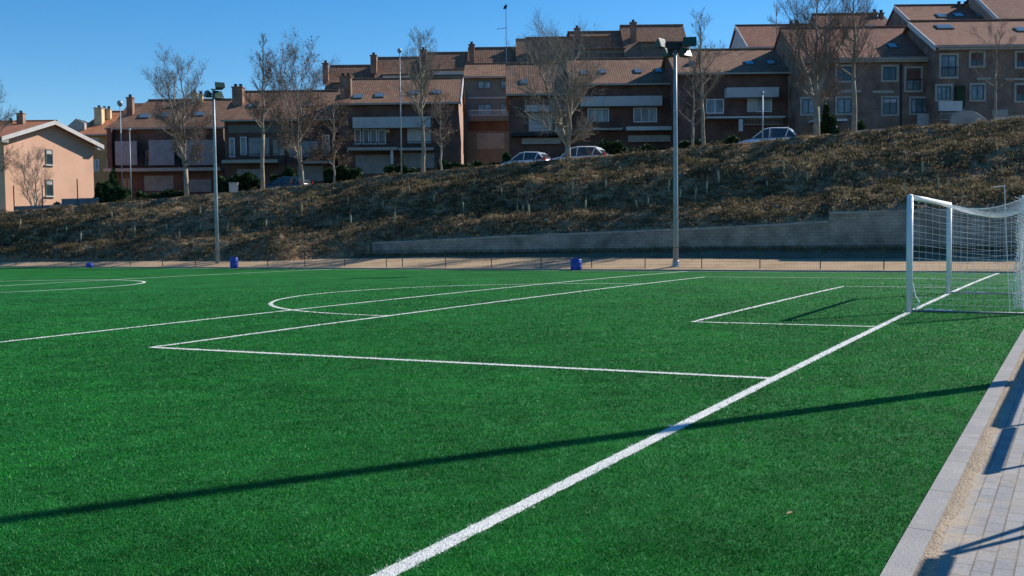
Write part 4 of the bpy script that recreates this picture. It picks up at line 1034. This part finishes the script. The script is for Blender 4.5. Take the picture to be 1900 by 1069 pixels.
h.bx('lintel', (1619, 168, 1658, 173), .05, .049, 'stone_trim'); h.bx('lintel', (1560, 167, 1598, 172), .05, .049, 'stone_trim')
h.bx('gate', (1697, 213, 1726, 238), .6, .08, 'shutter'); h.slab(1500, 225, 1560, 229, 1.6, 'white', 'porch_slab')
h.bx('downpipe', (1670, 118, 1673, 236), .07, .07, 'dark')
# behind J
h = House('red_roof_house', 1540, 1682, 97, 'red tiled roof with two dark chimneys rising behind the brown brick house')
h.body(84, 29, 5.5, 'brick_light', 'roof_r', ov=.1, hipr=1.2)
h.chimney(1621, 17, 1628, 34, 'chim', 5.0); h.chimney(1633, 18, 1640, 34, 'chim', 5.0); h.skylight(1615, 52, 16); h.skylight(1650, 54, 14)
h = House('red_roof_house', 1388, 1538, 99, 'red roof with a white gable edge at its left end, beside the gap of sky')
h.body(86, 50, 5.0, 'white', 'roof_r', ov=.15, verge=(-1,)); h.chimney(1466, 38, 1473, 54, 'chim', 4.6); h.chimney(1478, 38, 1485, 54, 'chim', 4.6)
# K
h = House('stone_house', 1738, 2010, 80, 'large brown brick house at the far right with white framed windows')
h.body(83, 42, 5, 'brick_light', 'roof_r', ov=.3, verge=(-1,))
h.bx('cornice', (1738, 84, 2010, 93), .42, .418, 'stone_trim')
h.skylight(1752, 51, 30); h.skylight(1895, 56, 22)
h.window(1746, 103, 1774, 142, 'frame_g', 'glass_b', 1, 'stone_trim', 0, True, .4); h.window(1801, 98, 1824, 122, 'frame_g', 'glass', 1, 'stone_trim', .5); h.window(1886, 98, 1910, 124, 'frame_g', 'glass', 1, 'stone_trim', .5)
h.window(1738.5, 160, 1764, 185, 'frame_g', 'glass_b', 2, 'stone_trim'); h.window(1802, 158, 1825, 185, 'frame_g', 'glass_b', 1, 'stone_trim'); h.window(1885, 158, 1910, 187, 'frame_g', 'glass', 1, 'stone_trim', .5)
h.bx('lintel', (1812, 144, 1838, 148), .05, .049, 'stone_trim'); h.bx('lintel', (1864, 145, 1900, 149), .05, .049, 'stone_trim')
h.bx('terrace_wall', (1729, 192, 1771, 210), 1.4, .2, 'white'); h.railing(1732, 213, 1782, 226, 1.3, 'stone_trim'); h.bx('hedge_bed', (1771, 160, 1787, 200), .4, .38, 'hedge')
h.bx('garage_front', (1841, 204, 1870, 216), .05, .049, 'stone_trim')
h = House('red_roof_house', 1700, 1850, 92, 'red roof with small dark chimneys in the second tier at the far right')
h.body(50, 13, 5, 'brick_light', 'roof_r', ov=.1, verge=(-1,), hipr=.8)
h.chimney(1778, 2, 1785, 17, 'chim', 4.6); h.chimney(1790, 2, 1797, 17, 'chim', 4.6); h.skylight(1747, 30, 18); h.skylight(1778, 29, 18); h.skylight(1822, 30, 22)
h = House('red_roof_house', 1850, 2010, 91, 'highest red roof at the upper right corner of the picture')
h.body(33, -14, 5, 'pink_brick', 'roof_r', ov=.1, verge=(-1,))
low_wall([(1848, 216), (1880, 214), (1960, 209)], 67.5, 1.0, 'low pale wall along the street at the far right', 'white')
low_wall([(1588, 242), (1622, 239.5), (1658, 237.5)], 70.5, .8, 'low pale wall below the brown brick house at right', 'white')

# ------------------------------------------------------------------ street lamps on the top road
def slim_lamp(px, py0, py1, d, label, k=1.0):
    B = at(px, py1, d); T = at(px, py0, d); t = thing('street_lamp', B, label, 'street lamp', 'slim street lamps on the upper road')
    b = MB(); b.tube([(B.x, d, B.z - 1.0), (B.x, d, T.z)], [.055, .038], 8); b.build('pole', M['galv'], t, True)
    b = MB(); b.lathe((B.x, d, T.z), [(r_ * k, z_ * k) for r_, z_ in ((.05, 0), (.20, .12), (.26, .30), (.20, .46), (.08, .54))], 10); b.build('lantern', M['galv'], t, True)
slim_lamp(228, 198, 377, 90.2, 'tall slim street lamp at the left end of the leftmost brick house, above its eave')
slim_lamp(244, 244, 376, 90.5, 'shorter slim street lamp in front of the leftmost brick house', .5)
slim_lamp(745, 99, 320, 79.5, 'very tall slim street lamp in front of the french doors, rising above the terrace roofs', .7)
slim_lamp(1415, 176, 262, 71.5, 'slim street lamp above the silver car at right', .4)

# ------------------------------------------------------------------ cars
def car(px, d, hdg, paint, label, name='parked_car', L=4.1, H=1.46, lift=0.0, boot=.9):
    P = at(px, 300, d); z = bank_h(P.x, d) + .03 + lift
    t = thing(name, (P.x, d, z), label, 'car', 'cars parked along the upper road')
    ca, sa = math.cos(hdg), math.sin(hdg); W = 1.70
    T = lambda x, y, zz_: (P.x + ca * x - sa * y, d + sa * x + ca * y, z + zz_)
    # body: sections along x (front +)
    st = [(-L / 2, .48, .80, .80), (-L / 2 + .12, .30, .95, .84), (-L * .30, .22, .95, .85), (0, .20, .93, .85), (L * .22, .20, .90, .85), (L * .40, .24, .78, .82), (L / 2 - .06, .30, .66, .74), (L / 2, .42, .58, .66)]
    def loft(S, name, m, par, smooth=True):
        q = MB()
        for x, z0, z1, hw in S:
            for y, zz_ in ((-hw + .06, z0), (-hw, z0 + .12), (-hw, lerp(z0, z1, .7)), (-hw + .09, z1), (hw - .09, z1), (hw, lerp(z0, z1, .7)), (hw, z0 + .12), (hw - .06, z0)): q.v.append(T(x, y, zz_))
        n = 8
        for i in range(len(S) - 1):
            for k in range(n): q.f.append((i * n + k, i * n + (k + 1) % n, (i + 1) * n + (k + 1) % n, (i + 1) * n + k))
        q.f.append(tuple(range(n))[::-1]); q.f.append(tuple((len(S) - 1) * n + k for k in range(n)))
        return q.build(name, m, par, smooth)
    loft(st, 'body', paint, t)
    # glasshouse: glass shell, painted roof and pillars
    xs = [(-L * .47, .93), (-L * .40, 1.30), (-L * .30, H - .06), (-.1, H), (L * .06, H - .08), (L * .25, .90)]
    q = MB()
    for x, zt in xs:
        f = (zt - .86) / (H - .86); hw = .80 - .17 * f
        q.v += [T(x, -.80, .86), T(x, -hw, max(zt - .05, .87)), T(x, hw, max(zt - .05, .87)), T(x, .80, .86)]
    for i in range(len(xs) - 1):
        for k in range(3): q.f.append((4 * i + k, 4 * i + k + 1, 4 * i + 5 + k, 4 * i + 4 + k))
    q.build('windows', M['glass'], t)
    q = MB(); rx = [(-L * .41, 1.28), (-L * .30, H - .05), (-.1, H), (L * .06, H - .07)]
    for x, zt in rx: q.v += [T(x, -.64, zt - .07), T(x, -.55, zt + .01), T(x, .55, zt + .01), T(x, .64, zt - .07)]
    for i in range(3):
        for k in range(3): q.f.append((4 * i + k, 4 * i + k + 1, 4 * i + 5 + k, 4 * i + 4 + k))
    q.build('roof', paint, t, True)
    for s in (-1, 1):
        for (xa, za, xb, zb_) in ((L * .25, .92, L * .06, H - .08), (-.08, .90, -.12, H - .03), (-L * .46, .93, -L * .31, H - .06), (-L * .28, .9, -L * .33, H - .08)):
            hw = lambda z_: (.81 - .17 * (z_ - .86) / (H - .86)) * s
            q = MB(); q.tube([T(xa, hw(za), za), T(xb, hw(zb_), zb_)], .045, 5); q.build('pillar', paint, t)
    for s in (-1, 1):
        for xw in (-L * .31, L * .32):
            c = T(xw, s * .78, .31); n_ = Vector((-sa, ca, 0)) * s; w = MB(); w.tube([Vector(c) - n_ * .10, Vector(c) + n_ * .10], .31, 18); o = w.build('wheel', M['tyre'], t)
            w = MB(); w.tube([Vector(c) + n_ * .09, Vector(c) + n_ * .112], .19, 14); w.build('rim', M['rim'], o)
        q = MB(); q.hexa([T(-L / 2 + .02, s * .78, .74), T(-L / 2 - .03, s * .58, .74), T(-L / 2 - .02, s * .58, 1.02), T(-L / 2 + .03, s * .80, 1.02)], [T(-L / 2 + .26, s * .85, .74), T(-L / 2 + .1, s * .58, .74), T(-L / 2 + .1, s * .58, 1.02), T(-L / 2 + .24, s * .83, 1.02)]); q.build('tail_light', M['red'], t)
        q = MB(); q.ball(T(L / 2 - .10, s * .60, .60), .13, 8, 5, (1, 1, .7)); q.build('headlight', M['frame_w'], t)
    q = MB(); q.hexa([T(-L / 2 - .04, -.8, .36), T(-L / 2 - .04, .8, .36), T(-L / 2 + .1, .8, .36), T(-L / 2 + .1, -.8, .36)], [T(-L / 2 - .04, -.8, .56), T(-L / 2 - .04, .8, .56), T(-L / 2 + .1, .8, .56), T(-L / 2 + .1, -.8, .56)]); q.build('bumper', paint, t)
    return t
HD = math.pi - .42
car(1429, 73.5, HD, M['car_silver'], 'silver hatchback parked at the right below the slim lamp, red tail light showing', L=4.2, H=1.6)
car(977, 79.6, HD, M['car_silver'], 'silver hatchback parked left of the big spreading tree', L=3.7, H=1.5)
car(1075, 79.2, HD, M['car_white'], 'pale car parked behind the trunk of the big spreading tree', L=4.6, H=1.6)
car(530, 86.8, HD, M['car_dark'], 'dark car in the shade right of the tall slim tree', L=4.3, H=1.45)
P = at(1800, 216, 68.8); q = thing('garden_wall', P, 'pale garden ramp wall with a rounded top in front of the far right house', 'wall'); b = MB(); k = 68.8 / FPX
pr_ = [(-34, -60), (44, -60), (44, -16), (34, -8), (24, 1), (12, 9), (0, 12), (-14, 12), (-26, 9), (-34, 2)]
b.prism([(P.x + a * k, P.z + (c - 3) * k) for a, c in pr_], 68.8, 69.1); b.build('wall_face', M['garage'], q)
b = MB(); b.tube([(P.x + a * k, 68.95, P.z + (c - 3) * k + .04) for a, c in pr_[2:]], .05, 6); b.build('coping', M['garage'], q)
P = at(433, 353, 86.2); q = thing('utility_cabinet', P, 'pale blue panel box in the dark hedge right of the left lamp pole', 'cabinet')
k = 86.2 / FPX; b = MB(); b.box(P.x - 8 * k, P.x + 8 * k, 86.2, 86.5, P.z - .5, P.z + 13 * k); b.build('cabinet_body', M['shutter'], q, bevel=.02); b = MB(); b.box(P.x - 9 * k, P.x + 9 * k, 86.15, 86.55, P.z + 13 * k + .002, P.z + 14.5 * k); b.build('cabinet_lid', M['stone_trim'], q)

# ------------------------------------------------------------------ hedges and garden shrubs
def leafy(name, px0, px1, d, h0, label, cat, dep=1.2, seed=1, rnd=0, m='hedgeleaf', py=300, dens=1.0):
    A = at(px0, py, d); B = at(px1, py, d); L = B.x - A.x; rs = np.random.RandomState(seed); n = int(900 * dens * max(1, L) ** .8 * h0 ** .7)
    t = thing(name, ((A.x + B.x) / 2, d, bank_h((A.x + B.x) / 2, d)), label, cat)
    x = rs.rand(n) * L; yy = rs.rand(n) * dep; f = rs.rand(n) ** .6
    if rnd:
        q = ((x / L - .5) * 2) ** 2 + ((yy / dep - .5) * 2) ** 2; f = f * np.sqrt(np.clip(1 - q * .85, .03, 1))
    else: f = f * (.86 + .10 * np.sin(x * 2.1 + seed) + .07 * np.sin(x * 5.3))
    zb = np.array([bank_h(A.x + a, d) for a in x]); z = zb - .3 + f * (h0 + .3)
    s = .10 + .10 * rs.rand(n); a1 = rs.rand(n, 3) - .5; a1 /= np.linalg.norm(a1, axis=1)[:, None]; a2 = np.cross(a1, rs.rand(n, 3) - .5); a2 /= np.linalg.norm(a2, axis=1)[:, None]
    c = np.stack([A.x + x, d + yy, z], 1); c0 = np.array(t.location); c = c - c0
    Q = np.stack([c - a1 * s[:, None], c + a2 * s[:, None] * .6, c + a1 * s[:, None], c - a2 * s[:, None] * .6], 1)
    o = np_mesh('foliage', Q, 4, M[m]); o.parent = t
    st = MB()
    for i in range(max(2, int(L / 1.2))):
        xx = A.x + L * (i + .5) / max(2, int(L / 1.2)); zz_ = bank_h(xx, d); st.tube([(xx, d + dep / 2, zz_ - .3), (xx + .1, d + dep / 2, zz_ + h0 * .35), (xx - .1, d + dep / 2 + .1, zz_ + h0 * (.45 if rnd else .7))], [.05, .035, .02], 5)
    st.build('stems', M['bark'], t)
for i, a in enumerate([(186, 232, 89.3, 2.0, 'dark hedge left of the slim left street lamp'), (250, 345, 89, 1.1, 'dark hedge below the leftmost brick house'),
                       (400, 478, 86.8, 1.9, 'dark green hedge between the left lamp pole and the tall slim tree'), (500, 545, 87, 2.0, 'dark hedge behind the dark parked car'), (600, 668, 83, 1.7, 'dark hedge left of the french door house'),
                       (712, 770, 82.6, 1.3, 'dark hedge below the white blind of the french door house'), (812, 870, 81.6, 1.3, 'dark hedge at the sunlit end wall'), (878, 940, 80.5, 1.0, 'dark hedge below the tan house'), (934, 985, 80, 1.6, 'dark hedge behind the silver car left of the big tree'),
                       (1085, 1165, 79.5, 1.9, 'dark green hedge right of the big spreading tree'), (1165, 1252, 79, 1.3, 'dark green hedge just left of the tall lamp pole'), (1262, 1372, 76, 1.3, 'dark hedge right of the tall lamp pole'), (1440, 1482, 74.6, 1.2, 'dark hedge behind the silver car at right')]):
    leafy('hedge', a[0], a[1], a[2], a[3] + .2, a[4], 'hedge', seed=20 + i)
for i, a in enumerate([(1540, 1560, 72.5, 2.2, 'dark conical shrub between the two tall right trees'), (1590, 1612, 72, 1.6, 'dark shrub below the brown brick house'), (1600 - 70, 1545, 73, 3.2, 'tall dark shrub beside the left trunk of the right trees'), (168, 190, 91, 2.6, 'dark shrub at the right corner of the peach house'), (196, 214, 90.6, 3.6, 'tall green shrub between the peach house and the leftmost brick house'), (84, 112, 90.2, 1.0, 'small dark shrub under the lower peach house window')]):
    leafy('garden_shrub', a[0], a[1], a[2], a[3], a[4], 'shrub', seed=50 + i, rnd=1)

# ------------------------------------------------------------------ bare trees
def tree(px, py, d, py_top, halfpx, label, seed, style='slim', leaf=0, lean=0, split=None, fork=.22, nl=17, dense=1.0, name='bare_tree', r0=.17, tw='twig', z=None):
    rr = random.Random(seed); B = at(px, py, d); B.z = z if z is not None else bank_h(B.x, d) - .05
    H = at(px, py_top, d).z - B.z; Rc = halfpx * d / FPX
    t = thing(name, B, label, 'tree', 'bare trees along the upper road')
    def wob(a): return Vector((rr.uniform(-a, a), rr.uniform(-a, a), rr.uniform(-a * .5, a * .5)))
    leaders = []
    if split:
        fz = fork * H; trunk = [B - Vector((0, 0, .4)), B + Vector((lean * .1, 0, fz * .5)) + wob(.05), B + Vector((lean * .2, 0, fz))]
        tr = [r0 * 1.25, r0 * 1.02, r0 * .92]
        for k in range(split):
            a = 2 * math.pi * (k + rr.uniform(-.2, .2)) / split + .4; sp = Rc * rr.uniform(.40, .70) * (0 if (k == 0 and split > 2) else 1); hh = H * rr.uniform(.84, 1.0) * (1 if k == 0 else .95)
            p0 = trunk[-1]; pts = [p0]
            for i in range(1, 8):
                s = i / 7; q = p0 + Vector((math.cos(a) * sp * s ** .7, math.sin(a) * sp * s ** .7, (hh - fz) * s)) + wob(.10 + .10 * s); pts.append(q)
            leaders.append((pts, [r0 * .68 * (1 - i / 7) ** .85 + .012 for i in range(8)]))
    else:
        pts = [B - Vector((0, 0, .4))]; n = 11
        for i in range(1, n + 1): s = i / n; pts.append(B + Vector((lean * s, 0, H * s)) + wob(.045 + .05 * s))
        rad = [r0 * 1.2] + [r0 * (1 - i / n) ** .8 + .012 for i in range(1, n + 1)]
        k = max(2, int(n * fork) + 1); trunk = pts[:k + 1]; tr = rad[:k + 1]; leaders.append((pts[k:], rad[k:]))
    b = MB(); b.tube(trunk, tr, 10); b.build('trunk', M['bark'], t, True)
    limb = MB(); tws = MB(); tips = []
    def branch(p, dr, L, r, lev):
        n = 4 if lev < 3 else 2; pts = [p]; q = p.copy(); dd = dr.copy()
        for i in range(n):
            dd = (dd + Vector((0, 0, .13 if lev < 3 else .08)) + wob(.16 if lev < 3 else .22)).normalized(); q = q + dd * (L / n); pts.append(q)
        (limb if lev <= 1 else tws).tube(pts, [r * (1 - .72 * i / n) for i in range(n + 1)], 5 if lev <= 1 else 3, False)
        if lev >= 4: tips.append(pts[-1]); return
        m = {1: 11, 2: 8, 3: 4}[lev]; m = max(2, int(m * dense * min(1.25, .55 + L / (1.6 if lev == 1 else .9) * .5)))
        for j in range(m):
            s = rr.uniform(.22, 1.0); k = min(n - 1, int(s * n)); p2 = pts[k].lerp(pts[k + 1], s * n - k)
            ax = (pts[k + 1] - pts[k]).normalized(); sd = ax.cross(wob(1.0)).normalized(); ang = rr.uniform(.45, .95)
            d2 = (ax * math.cos(ang) + sd * math.sin(ang)); d2.z += .12; d2.normalize()
            branch(p2, d2, L * rr.uniform(.34, .58) * (1.15 - .45 * s), max(.0058, r * (1 - .6 * s) * .58), lev + 1)
    for pts, rad in leaders:
        limb.tube(pts, rad, 7, False); n = len(pts) - 1; c = int(nl / (1 if not split else split * .62))
        for j in range(c):
            s = (j + rr.random()) / c * .97; k = min(n - 1, int(s * n)); p = pts[k].lerp(pts[k + 1], s * n - k)
            f = (p.z - B.z) / H
            env = {'slim': (1.0 - .80 * max(0, (f - .38) / .62)) * (.65 + .35 * min(1, (f - fork * .5) / .2)), 'round': math.sqrt(max(.06, 1 - ((f - .55) / .50) ** 2)), 'vase': .55 + .45 * math.sin(math.pi * min(1, max(0, (f - .1) / .85)))}[style]
            a = j * 2.4 + rr.uniform(-.5, .5); up = rr.uniform(.35, .85) if style != 'round' else rr.uniform(.10, .55)
            d1 = Vector((math.cos(a), math.sin(a), up + (.45 * f))).normalized()
            branch(p, d1, Rc * env * rr.uniform(.75, 1.12) * 1.05, max(.014, rad[k] * .48), 1)
        for j in range(5): branch(pts[-2], (Vector((rr.uniform(-.3, .3), rr.uniform(-.3, .3), 1))).normalized(), H * .08 * rr.uniform(.7, 1.3), .012, 3)
    limb.build('limbs', M['bark'] if tw == 'twig_w' else M['twig_w'], t); tws.build('twigs', M[tw], t)
    if leaf:
        rs = np.random.RandomState(seed); n = leaf; idx = rs.randint(0, len(tips), n); c = np.array([tuple(p) for p in tips])[idx] + (rs.rand(n, 3) - .5) * .35
        zlim = B.z + H * .62; keep = (c[:, 2] < zlim) | (rs.rand(n) < .25); c = c[keep]; n = len(c); c = c - np.array(B)
        s = .045 + .04 * rs.rand(n); a1 = rs.rand(n, 3) - .5; a1 /= np.linalg.norm(a1, axis=1)[:, None]; a2 = np.cross(a1, rs.rand(n, 3) - .5); a2 /= np.linalg.norm(a2, axis=1)[:, None]
        o = np_mesh('leaves', np.stack([c - a1 * s[:, None], c + a2 * s[:, None] * .7, c + a1 * s[:, None], c - a2 * s[:, None] * .7], 1), 4, M['dryleaf']); o.parent = t
tree(347, 363, 86.8, 113, 62, 'spreading bare tree left of the thin left lamp pole', 11, 'round', lean=-.3, split=3, fork=.22, nl=24, r0=.19, leaf=400)
tree(487, 352, 84.8, 62, 50, 'tallest slim bare tree standing in front of the second brick house', 12, 'slim', lean=.4, fork=.34, nl=24, r0=.17, tw='twig', leaf=250)
tree(562, 342, 83.6, 92, 76, 'bushy bare tree with reddish brown twigs, right of the tallest slim tree', 13, 'round', leaf=5200, lean=-.2, split=3, fork=.14, nl=24, r0=.13)
tree(620, 340, 82.6, 190, 42, 'smaller bushy brown tree left of the house with french doors', 24, 'round', leaf=2400, fork=.12, nl=14, r0=.09)
tree(786, 319, 79.2, 72, 58, 'bare tree with a pale straight trunk in front of the house with french doors', 14, 'vase', lean=-.1, fork=.34, nl=20, r0=.16, tw='twig_w')
tree(818, 315, 79.0, 178, 38, 'smaller bare tree just left of the sunlit end wall', 15, 'round', fork=.25, nl=13, r0=.09, leaf=700)
tree(1054, 296, 75.6, 84, 96, 'big spreading bare tree with forked trunk in the middle of the row', 16, 'round', split=4, fork=.15, nl=27, r0=.22, tw='twig_w', dense=.85)
tree(1306, 273, 72.0, 34, 50, 'bare tree just right of the tall lamp pole', 17, 'vase', lean=-.3, fork=.30, nl=17, r0=.13, tw='twig_w')
tree(1286, 275, 72.6, 120, 40, 'lower bare tree directly behind the tall lamp pole', 18, 'round', fork=.22, nl=12, r0=.10)
tree(1515, 251, 70.0, -25, 78, 'large bare tree at right, the left one of the two tall ones', 19, 'vase', split=3, fork=.22, nl=27, r0=.20, dense=.92)
tree(1584, 246, 69.2, -30, 66, 'large bare tree with a slender pale trunk in front of the brown brick house', 20, 'vase', fork=.34, nl=24, r0=.17, dense=.92)
tree(1846, 224, 67.0, 60, 56, 'thin bare tree in front of the far right house', 21, 'round', fork=.3, nl=13, r0=.08, dense=.85)
tree(64, 381, 89.7, 292, 44, 'small many stemmed bare tree in front of the peach house', 22, 'vase', split=5, fork=.05, nl=22, r0=.07, tw='twig_w', dense=.8)
tree(-13, 398, 88.6, 165, 50, 'bare tree reaching in from the left edge of the picture', 23, 'round', fork=.2, nl=18, r0=.16)
tree(1440, 258, 92.0, 4, 38, 'distant bare tree rising behind the red roofs near the two tall trees', 25, 'vase', fork=.3, nl=12, r0=.12, dense=.8)

# ------------------------------------------------------------------ saplings in pale guards dotted over the bank
spots = [(38, 424), (106, 434), (123, 435), (150, 449), (184, 412), (208, 408), (250, 432), (310, 430), (334, 442), (372, 400), (373, 424), (422, 434), (462, 380), (472, 402), (494, 422), (521, 386), (613, 365), (645, 380), (651, 416), (711, 385), (732, 412),
         (806, 381), (861, 393), (931, 366), (960, 396), (971, 396), (982, 397), (1062, 358), (1087, 391), (1125, 356), (1182, 386), (1203, 384), (1241, 355), (1262, 372), (1290, 371), (1312, 356), (1334, 340), (1424, 354), (1455, 320), (1498, 335), (1580, 322), (1679, 361), (1712, 322), (1741, 355), (1759, 354), (1858, 330), (880, 350), (760, 360), (560, 398)]
rr = random.Random(9); first = None
for i, (px, py) in enumerate(spots):
    P = hit(px, py); hgt = rr.uniform(.42, .72)
    if first is None:
        first = thing('sapling_guard', (0, 0, 0), 'pale greenish guard tube round a young sapling planted on the bank', 'tree guard', 'sapling guards dotted over the bank')
        b = MB(); b.lathe((0, 0, -.1), [(.055, 0), (.06, .4), (.06, .80), (.07, .82), (.05, .82)], 8); b.build('tube', M['guard'], first)
        b = MB(); b.tube([(.075, 0, -.1), (.075, 0, .95)], .016, 5); b.build('stake', M['bark'], first)
        b = MB(); b.tube([(0, 0, .5), (.01, .01, 1.0), (-.03, .02, 1.25)], .009, 4); b.tube([(.01, .01, 1.0), (.12, 0, 1.2)], .006, 3); b.build('sapling', M['twig'], first)
        o = first
    else:
        o = first.copy(); COL.objects.link(o)
        for ch in list(first.children): c = ch.copy(); COL.objects.link(c); c.parent = o
    o.location = (P.x, P.y, bank_h(P.x, P.y)); s = hgt / .72; o.scale = (s, s, s); o.rotation_euler = (rr.uniform(-.1, .1), rr.uniform(-.1, .1), rr.uniform(0, 6))
# stones and clods on the bank
protos = []
for k in range(3):
    bm = bmesh.new(); bmesh.ops.create_icosphere(bm, subdivisions=2, radius=1)
    for v in bm.verts: v.co *= 1 + .22 * math.sin(v.co.x * 3 + k) * math.cos(v.co.y * 2.6 + k * 2) + rr.uniform(-.07, .07); v.co.z *= .6
    me = bpy.data.meshes.new('stone'); bm.to_mesh(me); bm.free(); me.materials.append(M['coping']); protos.append(me)
for i, (px, py) in enumerate([(171, 462), (588, 401), (1135, 397), (1648, 288), (1655, 287), (1700, 286), (1676, 285), (1745, 285), (1632, 290), (1015, 410), (1440, 385), (1660, 372)]):
    P = hit(px, py); o = bpy.data.objects.new('stone', protos[i % 3]); COL.objects.link(o); s = rr.uniform(.10, .2); o.scale = (s * 1.3, s, s * .9); o.rotation_euler.z = rr.uniform(0, 6); o.location = (P.x, P.y, P.z + .05)
    tag(o, 'small pale stone lying on the dry bank', 'stone', 'stones on the bank')
